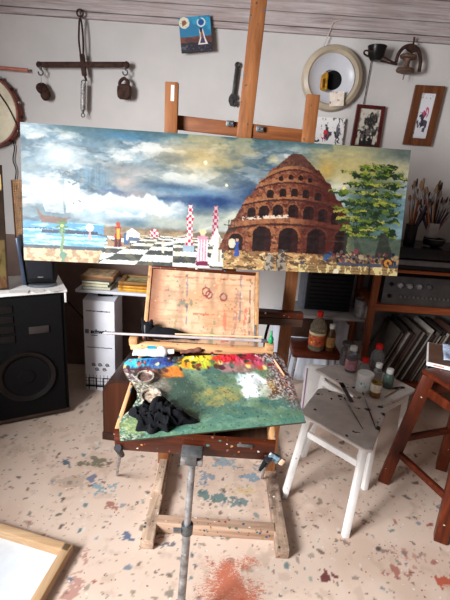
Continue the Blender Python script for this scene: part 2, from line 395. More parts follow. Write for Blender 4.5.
# board cladding along the top of the back wall
def boardmat():
    m, nt, b_ = base('whitewashed_boards', 0.7)
    vec = mapped(nt, (1.2, 1, 26)); n = noise(nt, 2.2, 7, 0.7, vec, 0.8)
    col = ramp(nt, n, [(0.3, (132, 116, 114)), (0.48, (174, 162, 161)), (0.62, (194, 184, 183)), (0.75, (158, 142, 139))])
    g = ramp(nt, noise(nt, 3.2, 5), [(0.5, 0.0), (0.72, 0.8)])
    col = mixc(nt, g, col, (168, 148, 142)); nt.links.new(col, b_.inputs['Base Color']); bump(nt, b_, n, 0.3, 0.003); return m
M_board = boardmat()
zs = [2.388, 2.425, 2.50, 2.615, 2.75, 2.895]
for i, (a_, c_) in enumerate(zip(zs, zs[1:])):
    b = NB(); dy = 0.028+0.004*(i % 2); box(b, (0.1, -dy/2, (a_+c_)/2), (4.6, dy, c_-a_-0.004), bev=0.002)
    struct(obj('trim_%d' % (i+1), b, M_board))

# ------------------------------------------------------------------ studio easel
et = thing('studio_easel', 'tall paint-specked wooden studio easel holding the wide tower painting', 'easel', (0.02, -1.2, 0))
eo = V(0.02, -1.2, 0)
def E(p): return Vector(p)-eo
UT = [(-0.29, -1.06, 1.915), (0.315, -1.06, 1.905)]; UB = [(-0.27, -1.16, 0.05), (0.30, -1.16, 0.05)]
for s in (0, 1):
    b = NB(); beam(b, E(UB[s]), E(UT[s]), 0.056, 0.03); obj('upright', b, M_oldwood, et)
b = NB(); beam(b, E((-0.03, -1.13, 0.12)), E((0.073, -0.975, 2.72)), 0.066, 0.034, bev=0.003); obj('mast', b, M_oldwood, et)
b = NB(); p1 = PY(172, 122, -1.03); p2 = PY(312, 138, -1.03); beam(b, E(p1), E(p2), 0.024, 0.06, (0, 0, 1)); o_ = obj('crossbar', b, M_oldwoodx, et)
for px in (230, 259):
    b = NB(); p = PY(px, 125+(px-230)*0.12, -1.065)
    if px == 230: p = PY(230, 123.5, -1.055)
    else: p = PY(260, 129, -1.055)
    box(b, E(p), (0.034, 0.01, 0.024), bev=0.002); q = obj('hinge_plate', b, M_dsteel, et)
    for dx in (-0.009, 0.009):
        b = NB(); cyl(b, E(p+V(dx, -0.004, 0)), E(p+V(dx, -0.009, 0)), 0.004, seg=12); obj('screw', b, M_steel, q)
# small paper strip taped on left upright
b = NB(); p = PY(172.5, 96, -1.078); box(b, E(p), (0.014, 0.002, 0.085)); lab(obj('paper_strip', b, M_paper, et), 'pale paper strip stuck on upright')
b = NB(); pa = PY(262, 313, -1.19); pb = PY(302, 317, -1.19)
box(b, E(((-0.27+pb.x)/2-0.0, -1.2, pb.z+0.012)), (pb.x+0.27, 0.05, 0.026), bev=0.003); obj('canvas_ledge', b, M_boxwood, et)
b = NB(); box(b, E(((-0.27+pb.x)/2, -1.212, pb.z-0.02)), (pb.x+0.27, 0.03, 0.036), bev=0.003); obj('ledge_batten', b, wood('dark_batten', (44, 30, 24), (84, 58, 46), 0), et)
for s, (xn, xf__) in enumerate(((-0.262, -0.27), (0.322, 0.305))):
    b = NB(); beam(b, E((xn, -1.665, 0.028)), E((xf__, -0.85, 0.028)), 0.056, 0.05, (0, 0, 1)); obj('base_rail', b, M_basewood, et)
b = NB(); beam(b, E((-0.235, -1.55, 0.03)), E((0.295, -1.55, 0.03)), 0.05, 0.055, (0, 0, 1)); obj('base_crossbar', b, M_basewoodx, et)
b = NB(); beam(b, E((-0.262, -1.40, 0.066)), E((-0.268, -1.12, 0.066)), 0.04, 0.03, (0, 0, 1)); obj('base_block', b, M_basewood, et)
b = NB(); beam(b, E((-0.25, -0.95, 0.06)), E((0.29, -0.95, 0.06)), 0.04, 0.04, (0, 0, 1)); obj('base_crossbar', b, M_basewoodx, et)

# ------------------------------------------------------------------ the wide painting
def tower_painting():  # pigments on the right kept darker to carry the falloff of window light
    NX, NY = 640, 230
    u, v = np.meshgrid(np.linspace(0, 1, NX), np.linspace(0, 1, NY))
    A = Art(u, v, (120, 140, 150)); As = 2.95; u_, v_ = u, v
    u = u+0.0014*(fbm(u_*260, v_*90, 77, 3)-0.5)*2; v = v+0.005*(fbm(u_*240, v_*80, 78, 3)-0.5)*2
    X = u*As; wob = fbm(X*3, v*3, 2)
    n1 = fbm(X*2.2+wob, v*4.2, 11, 6); n2 = fbm(X*3.1, v*6+wob, 23, 6); n3 = fbm(X*6, v*9, 5, 5)
    # sky: teal grey with blown diagonal clouds
    Xd = X*1.0+v*0.55; vd = v-0.10*X*0.5; d1 = fbm(Xd*1.7+wob, vd*5.5+wob*0.6, 11, 6); d2 = fbm(Xd*3.4+4, vd*9+wob, 23, 6); d3 = fbm(Xd*7, vd*22, 29, 4)
    A.lay(1, (138, 156, 164)); A.lay(sm(0.44, 0.62, d1), (182, 188, 184)); A.lay(sm(0.50, 0.38, d1)*0.95, (66, 92, 108)); A.lay(sm(0.52, 0.64, d2)*0.8, (206, 206, 198)); A.lay(sm(0.47, 0.36, d2)*0.6, (84, 98, 102)); A.lay(sm(0.54, 0.44, fbm(Xd*5+9, vd*14, 57, 5))*0.45, (70, 88, 96)); A.lay(sm(0.56, 0.68, d3)*0.3, (216, 214, 206)); A.lay(sm(0.52, 0.42, d3)*0.35*sm(0.5, 0.2, u), (110, 140, 156))
    A.lay(sm(0.10, 0.0, v)*sm(0.06, 0.14, u)*0.85, (52, 84, 90)); A.lay(sm(0.13, 0.0, v)*sm(0.9, 1.0, u), (44, 54, 60))
    A.lay(sm(0.5, 0.56, fbm(X*2.6+3, v*5, 8))*sm(0.32, 0.45, u)*sm(0.45, 0.1, v)*0.55, (186, 172, 128))
    A.lay(sm(0.12, 0.0, np.hypot((u-0.47)/1.2, (v-0.16)*0.6))*0.7, (192, 160, 92)); A.lay((np.hypot((u-0.478)*As, v-0.20) < 0.014), (240, 232, 190))
    A.lay(sm(0.16, 0.02, np.hypot((u-0.86)/1.3, (v-0.16)*0.7))*0.9, (168, 152, 96)); A.lay(sm(0.07, 0.0, np.hypot((u-0.79)*2, (v-0.2)*0.5))*0.7, (176, 140, 66))
    A.lay(sm(0.84, 1.0, u)*sm(0.16, 0.05, v)*0.7, (66, 80, 84)); A.lay(sm(0.80, 0.9, u)*sm(0.3, 0.42, v)*0.6, (96, 132, 140))
    dr = (fbm(X*70, v*1.5, 45, 2) > 0.5)*sm(0.26, 0.3, v)*sm(0.46, 0.38, v)*sm(0.13, 0.16, u)*sm(0.27, 0.2, u); A.lay(dr*0.6, (98, 136, 160))
    def band(u0, v0, su, sv, col, op=1): A.lay(np.exp(-(((u-u0)/su)**2+((v-v0+0.05*(n3-0.5))/sv)**2)*1.2)*op, col)
    band(0.50, 0.49, 0.11, 0.075, (30, 58, 104), 1.1); band(0.42, 0.43, 0.12, 0.03, (104, 146, 172), 0.9); band(0.37, 0.50, 0.06, 0.025, (40, 72, 112), 0.9); band(0.27, 0.29, 0.06, 0.04, (108, 108, 108), 0.8); band(0.39, 0.18, 0.05, 0.04, (104, 106, 98), 0.8); band(0.27, 0.38, 0.04, 0.05, (206, 182, 166), 0.8); band(0.25, 0.46, 0.05, 0.012, (60, 84, 130), 0.9); band(0.38, 0.40, 0.09, 0.04, (60, 84, 108), 0.9); band(0.30, 0.66, 0.12, 0.05, (52, 84, 104), 0.9)
    band(0.60, 0.40, 0.06, 0.1, (40, 66, 100), 0.9); band(0.24, 0.50, 0.07, 0.04, (92, 104, 122), .8)
    band(0.06, 0.42, 0.05, 0.08, (210, 222, 228), 0.5); band(0.08, 0.25, 0.07, 0.035, (120, 142, 154), 0.9); band(0.10, 0.20, 0.06, 0.09, (214, 224, 226), 0.8); band(0.2, 0.08, 0.05, 0.05, (66, 96, 110), 0.9)
    band(0.27, 0.05, 0.07, 0.03, (50, 116, 160), 0.6); band(0.30, 0.3, 0.07, 0.05, (168, 168, 164), .6); band(0.58, 0.60, 0.1, 0.06, (196, 196, 172), 0.8)
    band(0.3, 0.47, 0.04, 0.04, (150, 140, 140), .8)
    # towering white cumulus
    top = 0.50+0.16*(fbm(X*7, v*0+1, 14)-0.5)-0.05*np.exp(-((u-0.18)/0.05)**2)-0.02*np.exp(-((u-0.32)/0.05)**2)
    cm = sm(0, 0.03, v-top)*sm(0.70, 0.6, v)*sm(0.10, 0.16, u)*sm(0.47, 0.36, u); A.lay(cm, (206, 214, 216))
    A.lay(cm*sm(0.42, 0.6, fbm(X*8, v*14, 33))*sm(0.5, 0.68, v), (122, 150, 166))
    cm2 = sm(0.0, 0.04, v-(0.60+0.1*(fbm(X*9, v*0, 15)-0.5)))*sm(0.75, 0.68, v)*sm(0.3, 0.36, u)*sm(0.62, 0.5, u); A.lay(cm2*0.8, (166, 170, 158))
    # horizon and far plain
    A.lay(sm(0.70, 0.735, v), (128, 112, 92)); A.lay(sm(0.70, 0.73, v)*(fbm(X*20, v*50, 9) > 0.5)*0.5, (96, 84, 72))
    # sea
    sea = (v > 0.705)*(u < 0.215); A.lay(sea*1.0, (82, 140, 178)); A.lay(sea*sm(0.5, 0.62, fbm(X*6, v*50, 4)), (150, 196, 216))
    e1 = np.hypot((u-0.05)/0.20, (v-0.85)/0.09); A.lay((e1 < 1.10)*(u < 0.25), (58, 74, 88)); A.lay((e1 < 1.02), (92, 150, 182)); A.lay((e1 < 1)*sm(0.5, 0.6, fbm(X*7, v*60, 6)), (160, 200, 216)); A.lay((np.abs(e1-1.06) < 0.05)*(u < 0.25)*(v > 0.78), (86, 92, 96))
    A.lay((np.abs(v-0.775) < 0.012)*(u > 0.05)*(u < 0.2), (52, 64, 86))
    A.lay((v > 0.90-0.03*u+0.008*n3)*(u < 0.25), (196, 172, 138)); A.lay((v > 0.90)*(u < 0.25)*sm(0.5, 0.6, fbm(X*30, v*40, 7)), (158, 130, 100))
    A.lay((v > 0.88)*(v < 0.905)*(u < 0.24), (70, 76, 84))
    # checkered plain, real perspective towards the horizon
    t = 1/np.clip(v-0.66, 0.01, 9); cx = (u-0.40)*t*As; ch = ((np.floor(cx*1.15)+np.floor(t*1.55+0.4*0)) % 2) > 0.5
    reg = (v > 0.79-0.02*(u > 0.3))*(u > 0.2+0.06*(1-v)*2)*(u < 0.60+0.1*(v-0.8))
    A.lay(reg, (214, 216, 208)); A.lay(reg*ch, (58, 60, 58)); A.lay(reg*sm(0.5, 0.65, fbm(X*12, v*12, 4))*0.3, (176, 160, 120))
    A.lay((v > 0.735)*(v < 0.80)*(u > 0.2)*(u < 0.55)*(fbm(X*10, v*40, 44) > 0.5)*0.5, (178, 150, 110))
    # ship
    tx0 = fbm(X*60, v*20, 201, 3)
    A.lay(poly_mask(u, v, [(0.035, 0.60), (0.055, 0.66), (0.115, 0.67), (0.13, 0.655), (0.105, 0.72), (0.05, 0.71)]), (112, 88, 80))
    for q in ([(0.045, 0.48), (0.105, 0.47), (0.11, 0.64), (0.06, 0.63)], [(0.112, 0.38), (0.15, 0.40), (0.16, 0.62), (0.115, 0.63)], [(0.05, 0.40), (0.1, 0.43), (0.1, 0.47), (0.045, 0.5)]):
        A.lay(poly_mask(u, v, q)*0.5, (214, 220, 220))
    for xx, ya in ((0.075, 0.34), (0.11, 0.30), (0.145, 0.36)): A.lay((np.abs(u-xx) < 0.0009)*(v > ya+0.1)*(v < 0.66)*0.5, (150, 146, 144))
    for yy, xa, xb in ((0.34, 0.08, 0.14), (0.41, 0.11, 0.16), (0.55, 0.12, 0.16)): A.lay((np.abs(v-yy-0.01*np.sin(u*200)) < 0.006)*(u > xa)*(u < xb)*(tx0 > 0.45)*0.8, (90, 88, 92))
    # plant in the pool
    A.lay((np.abs(u-0.104-0.002*np.sin(v*40)) < 0.004)*(v > 0.70), (110, 136, 96))
    pl = np.abs(np.hypot((u-0.104)*As, (v-0.73)*1.0)) < 0.035*(1+0.6*np.sin(np.arctan2(v-0.73, (u-0.104)*As)*7)); A.lay(pl, (78, 118, 70))
    A.lay(np.hypot((u-0.106)*As, (v-0.95)) < 0.028, (92, 130, 112)); A.lay(np.hypot((u-0.104)*As, (v-0.73)) < 0.012, (170, 200, 110))
    # figures
    def figure(x, yt, yb, w, body, head=(190, 150, 120), legs=None):
        h_ = yb-yt; tt = (v-yt)/h_
        wd = w*np.where(tt < 0.2, 0.35, np.where(tt < 0.6, 0.7+0.2*np.sin(tt*12), 0.75+0.5*(tt-0.6)))
        A.lay((np.abs(u-x)*As < wd)*(tt > 0.17)*(tt < 1), body)
        A.lay(np.hypot((u-x)*As, v-(yt+0.09*h_)) < 0.09*h_, head)
        if legs: A.lay((np.abs(np.abs(u-x)*As-w*0.4) < w*0.3)*(tt > 0.65)*(tt < 1), legs)
    A.lay((u > 0.225)*(u < 0.285)*(v > 0.82+0.02*np.sin(u*80))*(v < 0.87), (150, 122, 94)); A.lay((u > 0.268)*(u < 0.283)*(v > 0.76)*(v < 0.85), (64, 92, 130)); A.lay(np.hypot((u-0.178)*As, v-0.735) < 0.03, (230, 232, 232)); figure(0.178, 0.74, 0.83, 0.015, (180, 150, 150))
    figure(0.253, 0.68, 0.87, 0.034, (158, 38, 36), (190, 120, 80), (44, 40, 36)); A.lay((np.abs(u-0.2535)*As < 0.012)*(v > 0.73)*(v < 0.81), (196, 160, 60))
    A.lay(np.hypot((u-0.253)*As, (v-0.695)) < 0.017, (170, 60, 40)); A.lay((u > 0.275)*(u < 0.31)*(v > 0.72)*(v < 0.81)*(v > 0.72+2*np.abs(u-0.29)), (222, 226, 226)); A.lay((u > 0.28)*(u < 0.31)*(v > 0.79)*(v < 0.82), (80, 92, 110))
    # chequered balls and flag towers
    r_ = np.hypot((u-0.349)*As, v-0.755); A.lay(r_ < 0.037, (226, 216, 216)); A.lay((r_ < 0.037)*(((np.floor(u*150)+np.floor(v*50)) % 2) > 0.5), (176, 44, 62))
    def column(x, yt, yb, w, c1=(186, 40, 60), c2=(228, 216, 218)):
        tt = (v-yt)/(yb-yt); wd = w*(0.45+0.35*tt+0.25*(np.abs(tt-0.3) < 0.05)+0.3*(tt > 0.85)); mk = (np.abs(u-x)*As < wd)*(tt > 0)*(tt < 1)
        A.lay(mk, c2); A.lay(mk*(((np.floor((u-x)*As/w*1.6+0.5)+np.floor(v*42)) % 2) > 0.5), c1)
    column(0.443, 0.52, 0.86, 0.034); A.lay((np.abs(u-0.441)*As < 0.045)*(v > 0.83)*(v < 0.88), (150, 170, 184))
    column(0.510, 0.52, 0.80, 0.034, (150, 40, 62), (190, 160, 170))
    # trailing white smoke
    cv = 0.84-0.9*np.clip(u-0.37, 0, 1)**1.15*1.5; A.lay((np.abs(v-cv) < 0.014)*(u > 0.37)*(u < 0.445)*0.8, (224, 222, 214)); A.lay((np.abs(v-cv+0.03) < 0.008)*(u > 0.40)*(u < 0.5)*0.5, (214, 214, 206))
    figure(0.373, 0.80, 0.90, 0.012, (216, 200, 176))
    figure(0.478, 0.70, 0.985, 0.052, (206, 140, 158), (206, 196, 150)); A.lay((np.abs(u-0.478)*As < 0.05)*(v > 0.78)*(v < 0.97)*(((np.floor(u*260)) % 2) > 0.5), (226, 208, 212)); A.lay((np.abs(u-0.478)*As < 0.045)*(v > 0.95)*(v < 0.985), (110, 24, 60))
    # white chess horse
    A.lay(poly_mask(u, v, [(0.500, 0.97), (0.503, 0.88), (0.509, 0.82), (0.500, 0.83), (0.495, 0.80), (0.508, 0.73), (0.514, 0.68), (0.520, 0.73), (0.528, 0.78), (0.531, 0.88), (0.529, 0.93), (0.536, 0.985), (0.498, 0.985)]), (226, 220, 206))
    A.lay((np.abs(u-0.524) < 0.003)*(v > 0.76)*(v < 0.95), (176, 164, 150))
    # sandy foreground right
    sand = (v > 0.83+0.02*(n3-0.5)*2)*(u > 0.535-0.35*(v-0.83)); sand2 = sand & (u > 0.535)
    A.lay(sand2, (176, 138, 90)); A.lay(sand2*sm(0.45, 0.6, fbm(X*14, v*24, 12)), (128, 92, 60)); A.lay(sand2*(fbm(X*30+v*20, v*60, 13) > 0.60), (204, 176, 126)); A.lay(sand2*(fbm(X*24-v*30, v*50, 14) > 0.60), (84, 62, 44)); A.lay(sand2*sm(0.74, 0.9, u)*0.5, (90, 66, 46))  # last layer darkens the sand rightwards, light falloff put into the pigment
    # tower of arches
    def edge(vv): return np.interp(vv, [0.09, 0.14, 0.20, 0.205, 0.29, 0.30, 0.42, 0.43, 0.60, 0.62, 0.86], [0.012, 0.032, 0.052, 0.060, 0.080, 0.090, 0.112, 0.122, 0.150, 0.160, 0.194])
    tw = (np.abs(u-0.712) < edge(v)*(1+0.03*(n3-0.5)))*(v > 0.09)*(v < 0.855)
    A.lay(tw, (112, 58, 40)); A.lay(tw*sm(0.44, 0.60, fbm(X*18, v*34, 16)), (146, 90, 58)); A.lay(tw*sm(0.52, 0.62, fbm(X*44, v*50, 86)), (78, 38, 28)); A.lay(tw*(fbm(X*60, v*70, 87) > 0.63)*0.6, (182, 128, 88))
    A.lay(tw*sm(-0.05, 0.08, u-0.712)*0.88, (64, 22, 18)); A.lay(tw*sm(0.10, 0.16, 0.712-u)*0.5, (72, 34, 28)); A.lay(tw*(v < 0.2)*0.5, (72, 50, 44)); A.lay(tw*sm(0.5, 0.66, fbm(X*26, v*30, 88))*sm(0, 0.1, u-0.7)*0.5, (46, 16, 16))
    for vv, w_ in ((0.205, 0.012), (0.30, 0.014), (0.43, 0.016), (0.615, 0.02)):
        bow = vv+0.055*((u-0.712)/edge(vv+0.01))**2-0.012
        A.lay(tw*(np.abs(v-bow) < w_)*(0.75-0.6*sm(-0.02, 0.08, u-0.712))*(0.5+0.5*(fbm(X*40, v*30, 90) > 0.45)), (160, 106, 70)); A.lay(tw*(v > bow+w_)*(v < bow+w_*1.9), (58, 26, 22))
    def arch(x, yt, yb, hw):
        dd = 0.055*((x-0.712)/float(edge(np.array(yt))))**2*(yb < 0.8); yt = yt+dd; yb = yb+dd
        mk = (np.abs(u-x) < hw)*(v < yb)*(v > yt+hw*As*0.9)+(np.hypot((u-x), (v-(yt+hw*As*0.9))/(As*0.9)) < hw)*(v < yb)
        ok = np.clip(mk, 0, 1); A.lay((np.hypot((u-x), (v-(yt+hw*As*0.9))/(As*0.9)) < hw*1.22)*(v < yt+hw*As)*tw*(0.55 if x < 0.73 else 0.15), (160, 100, 64)); A.lay(ok*(u < 0.91), (28, 12, 12))
        A.lay(ok*(u > x+hw*0.3)*0.4, (62, 26, 22))
    for x, h_ in ((0.604, .8), (0.636, 1), (0.672, 1), (0.712, 1), (0.752, 1), (0.79, .9), (0.822, .7)): arch(x, 0.475, 0.575, 0.0135*h_)
    for x in (0.650, 0.682, 0.712, 0.742, 0.774): arch(x, 0.35, 0.415, 0.009)
    for x in (0.675, 0.70, 0.725, 0.75): arch(x, 0.245, 0.285, 0.006)
    for x, h_ in ((0.634, 1), (0.704, 1.05), (0.778, 1.0), (0.848, 0.9)): arch(x, 0.655, 0.85, 0.0245*h_)
    arch(0.566, 0.72, 0.85, 0.018); A.lay((np.hypot((u-0.556)/0.8, (v-0.80)/3.2) < 0.012), (196, 190, 170)); A.lay(poly_mask(u, v, [(0.862, 0.66), (0.874, 0.70), (0.884, 0.85), (0.858, 0.85)]), (196, 170, 96))
    A.lay((u > 0.58)*(u < 0.70)*(np.abs(v-0.585+0.3*(u-0.64)) < 0.012)*(fbm(X*60, v*60, 3) > 0.5), (214, 190, 170))
    for yy in (0.70, 0.745): A.lay((np.abs(v-yy) < 0.003)*(u > 0.8)*(u < 0.9), (60, 40, 32))
    for xx in (0.545, 0.552, 0.56): A.lay((np.abs(u-xx) < 0.001)*(v > 0.62)*(v < 0.72), (60, 56, 50))
    A.lay((np.abs(v-0.66) < 0.004)*(u > 0.532)*(u < 0.565), (50, 48, 46)); A.lay(tw*0+(np.hypot((u-0.535)*As, v-0.36) < 0.012), (222, 222, 190)); A.lay(np.hypot((u-0.84)*As, v-0.33) < 0.014, (226, 208, 120))
    # big layered tree
    tr = (u > 0.80)*(u < 1.0)*(v > 0.10)*(v < 0.80); rg = np.random.RandomState(3)
    A.lay(np.exp(-(((u-0.915)/0.062)**2+((v-0.46)/0.27)**2)**2)*0.7, (38, 56, 34))
    tx1 = fbm(X*40, v*60, 301, 3); tx2 = fbm(X*60+5, v*90, 302, 3)
    for r_i, (yy, xa, xb) in enumerate(((0.165, 0.880, 0.960), (0.215, 0.835, 0.992), (0.29, 0.845, 0.990), (0.365, 0.812, 0.992), (0.435, 0.835, 0.99), (0.505, 0.820, 0.988), (0.575, 0.828, 0.985), (0.645, 0.845, 0.985), (0.70, 0.86, 0.985))):
        for k in range(26):
            x = rg.uniform(xa, xb); x += 0.15*(0.918-x)*rg.rand(); vv = yy+rg.normal()*0.012; q = rg.uniform(0.008, 0.02); h_ = rg.uniform(0.007, 0.015)
            A.lay(np.hypot((u-x)/q, (v-vv+(tx1-0.5)*0.05)/h_) < 0.6+0.8*tx2, [(22, 38, 20), (30, 48, 24), (26, 42, 22)][k % 3])
        for k in range(22):
            x = rg.uniform(xa, xb); vv = yy-0.012+rg.normal()*0.010; q = rg.uniform(0.006, 0.017); h_ = rg.uniform(0.004, 0.009)
            A.lay(np.hypot((u-x)/q, (v-vv+(tx1-0.5)*0.05)/h_) < 0.5+0.9*tx2, [(72, 92, 32), (96, 112, 38), (58, 80, 32), (128, 134, 50), (150, 146, 64)][k % 5])
    for xx in (0.852, 0.858, 0.872, 0.88): A.lay((np.abs(u-xx) < 0.0009)*(v > 0.56)*(v < 0.78)*0.8, (40, 44, 34))
    A.lay(sm(0.84, 0.87, u)*sm(0.68, 0.72, v)*sm(0.86, 0.82, v)*0.85, (58, 72, 62)); A.lay(poly_mask(u, v, [(0.945, 0.66), (0.96, 0.66), (0.985, 0.86), (0.935, 0.86)]), (44, 48, 40))
    # crowd, cart and wheel under the tree
    for k in range(150):
        x = rg.uniform(0.80, 0.995); yy = rg.uniform(0.82, 0.92); c = [(40, 42, 50), (104, 46, 50), (140, 122, 92), (28, 28, 34), (46, 58, 88), (84, 76, 68), (34, 40, 38)][rg.randint(7)]
        A.lay(np.hypot((u-x)*As, (v-yy)) < rg.uniform(0.006, 0.013), c)
    A.lay(np.hypot((u-0.885)*As, v-0.82) < 0.022, (110, 56, 58)); A.lay(np.hypot((u-0.90)*As, v-0.86) < 0.02, (150, 130, 104))
    rr = np.hypot((u-0.972)*As, v-0.90); A.lay(rr < 0.042, (50, 36, 30)); A.lay(rr < 0.03, (176, 116, 52)); A.lay(rr < 0.012, (60, 40, 30))
    A.lay((v > 0.91)*(u > 0.74)*(v < 0.935)*(n3 > 0.5), (60, 64, 78))
    # stone ledge at the bottom right
    led = (v > 0.935)*(u > 0.735); A.lay(led, (134, 106, 68)); A.lay(led*((np.abs((v-0.955) % 0.022) < 0.005)), (84, 66, 48)); A.lay(led*(fbm(X*50, v*20, 71) > 0.55), (196, 176, 124)); A.lay(led*(np.abs(u-0.925) < 0.003), (70, 56, 44)); A.lay(np.hypot((u-0.837)*As, v-0.985) < 0.022, (206, 198, 170))
    figure(0.570, 0.76, 0.90, 0.022, (52, 74, 140)); A.lay(np.hypot((u-0.812)*As*0.7, v-0.865) < 0.018, (40, 74, 112)); A.lay(np.hypot((u-0.805)*As, v-0.885) < 0.014, (46, 80, 116))
    figure(0.657, 0.86, 1.0, 0.04, (150, 140, 124), (176, 168, 150)); figure(0.69, 0.83, 1.0, 0.045, (140, 128, 112), (150, 142, 130)); A.lay((np.abs(u-0.69)*As < 0.045)*(v > 0.83)*(fbm(X*50, v*40, 17) > 0.55), (66, 54, 48)); A.lay((np.abs(u-0.657)*As < 0.04)*(v > 0.87)*(fbm(X*50, v*40, 18) > 0.58), (84, 72, 62))
    # rough brushwork
    br = (fbm(X*30+v*12, v*46, 61, 4)-0.5)*30; A.c = A.c+br[..., None]
    A.c = A.c*0.86*(0.985+0.03*n3[..., None])
    return u_, v_, A
u, v, A = tower_painting()
TL = np.array(PY(20, 122, -1.17)); BL = np.array(PY(24, 260, -1.28)); BR = np.array(PY(397, 276, -1.28))
_n = Vector(BR-BL).cross(Vector(TL-BL)).normalized(); TR = np.array(PPL(411, 150, Vector(BL), _n))
P = (TL*(1-u)[..., None]+TR*u[..., None])*(1-v)[..., None]+(BL*(1-u)[..., None]+BR*u[..., None])*v[..., None]
nrm = np.cross(TR-TL, BL-TL); nrm = nrm/np.linalg.norm(nrm)      # points away from the wall?
if nrm[1] > 0: nrm = -nrm
pt = thing('wide_painting', 'very wide oil painting of an arched tower, cloudy sky and checkered plain on the easel', 'painting', BL.tolist())
po = BL
o = grid_obj('painted_surface', P-po, A.linear(), vcol('oil_paint', 0.5, 0.22, 0.3), pt)
b = NB(); q = [Vector(x-po-nrm*0.0008) for x in (TL, TR, BR, BL)]; prism(b, q, Vector(-nrm*0.02)); obj('stretched_canvas', b, plain('canvas_edge', (206, 200, 190), 0.85, 0, 0.08, 30, 0.2), pt, smooth=False)

# ------------------------------------------------------------------ sketch box easel with palette
TILT = math.atan(0.235)
st = thing('sketch_box_easel', 'paint-stained portable sketch box on metal legs, lid open, below the wide painting', 'easel', (-0.065, -1.92, 0.70), (TILT, 0, 0))
SM = Matrix.Translation((-0.065, -1.92, 0.70)) @ Euler((TILT, 0, 0)).to_matrix().to_4x4(); SI = SM.inverted()
W2 = 0.257; DEP = 0.47; HH = 0.082
b = NB(); box(b, (0, 0.008, HH/2), (2*W2, 0.016, HH), bev=0.002); obj('front_panel', b, M_boxwood, st)
for s in (-1, 1):
    b = NB(); box(b, (s*(W2-0.007), DEP/2+0.008, HH/2), (0.014, DEP-0.02, HH), bev=0.002); lab(obj('side_panel', b, M_boxin, st), 'paint-encrusted side wall of the box')
b = NB(); box(b, (0, DEP-0.002, HH/2), (2*W2-0.03, 0.014, HH), bev=0.002); obj('back_panel', b, M_boxwood, st)
b = NB(); box(b, (0, DEP/2, 0.005), (2*W2-0.03, DEP-0.03, 0.008)); obj('bottom_panel', b, wood('box_bottom', (60, 40, 30), (100, 70, 50), 1), st)
for x in (-0.09, 0.06):
    b = NB(); box(b, (x, DEP/2, 0.03), (0.008, DEP-0.04, 0.04)); obj('divider', b, M_boxin, st)
# lid
lb = SI @ V(-0.09, -1.445, 0.905); lt = SI @ V(-0.115, -1.262, 1.155)
LB = V(-0.09, -1.445, 0.885); LT = V(-0.10, -1.262, 1.158); ld = (LT-LB); lh = ld.length; lz = ld.normalized(); lx = V(1, 0, 0); ly = lz.cross(lx); LW = 0.485
def LP(a_, c_, d=0.0): return SI @ (LB+lx*(a_-0.5)*LW+lz*c_*lh+ly*d)
nu, nv = 120, 80; uu, vv = np.meshgrid(np.linspace(0, 1, nu), np.linspace(0, 1, nv))
LA = Art(uu, vv, (216, 176, 142)); XX = uu*1.7
LA.lay(sm(0.4, 0.65, fbm(XX*3, vv*3, 3)), (200, 152, 114)); LA.lay(sm(0.16, 0.0, uu)*0.8, (120, 62, 40)); LA.lay((fbm(XX*4, vv*40, 4) > 0.6)*0.3, (160, 108, 72)); LA.lay(sm(0.5, 0.66, fbm(XX*8, vv*3, 5))*0.5, (150, 120, 96))
for (x0, y0, x1, y1, w_, c) in [(0.36, 0.25, 0.34, 0.95, 0.012, (92, 92, 122)), (0.30, 0.52, 0.38, 0.54, 0.04, (84, 104, 92)), (0.42, 0.40, 0.62, 0.40, 0.010, (196, 62, 46)), (0.80, 0.0, 0.83, 0.75, 0.025, (150, 100, 96)), (0.90, 0.1, 0.92, 0.5, 0.02, (198, 74, 58)), (0.86, 0.3, 0.86, 0.98, 0.012, (86, 92, 120)), (0.72, 0.1, 0.72, 0.5, 0.02, (190, 92, 70)), (0.60, 0.0, 0.62, 0.3, 0.02, (110, 128, 96)), (0.25, 0.1, 0.26, 0.35, 0.02, (150, 132, 90)), (0.95, 0.05, 0.955, 0.95, 0.01, (90, 60, 50)), (0.62, 0.8, 0.66, 0.98, 0.03, (206, 120, 80)), (0.66, 0.0, 0.8, 0.12, 0.02, (210, 84, 60)), (0.2, 0.58, 0.5, 0.6, 0.006, (150, 70, 60)), (0.15, 0.9, 0.95, 0.93, 0.01, (160, 90, 60))]:
    dx, dy = x1-x0, y1-y0; L2 = dx*dx+dy*dy; t = np.clip(((uu-x0)*dx+(vv-y0)*dy)/L2, 0, 1); d = np.hypot((uu-x0-t*dx), (vv-y0-t*dy)*0.6)
    LA.lay((d < w_*(0.3+0.9*fbm(uu*34, vv*34, 6)))*(fbm(uu*40, vv*16, 2) > 0.42)*0.55, c)
for x0, y0, r_ in ((0.53, 0.72, 0.035), (0.56, 0.68, 0.03), (0.70, 0.66, 0.03)):
    d = np.hypot(uu-x0, (vv-y0)*0.6); LA.lay((np.abs(d-r_) < 0.007)*0.8, (120, 40, 50))
rg = np.random.RandomState(8)
for k in range(90):
    x0, y0 = rg.rand(2); LA.lay((np.hypot(uu-x0, (vv-y0)*0.6) < rg.uniform(0.004, 0.010))*0.7, [(180, 70, 50), (90, 100, 110), (110, 120, 80), (90, 50, 40), (226, 206, 180)][rg.randint(5)])
Pn = np.zeros((nv, nu, 3))
o0 = LP(0.04, 0.0, -0.004); ou = LP(0.96, 0.0, -0.004)-o0; ov = LP(0.04, 0.95, -0.004)-o0
for i in range(3): Pn[..., i] = o0[i]+ou[i]*uu+ov[i]*vv
LA.c = LA.c*0.88
lid = grid_obj('lid', Pn, LA.linear(), vcol('stained_lid_wood', 0.6, 0.3), st)
lab(lid, 'pale inside of open lid scribbled with paint')
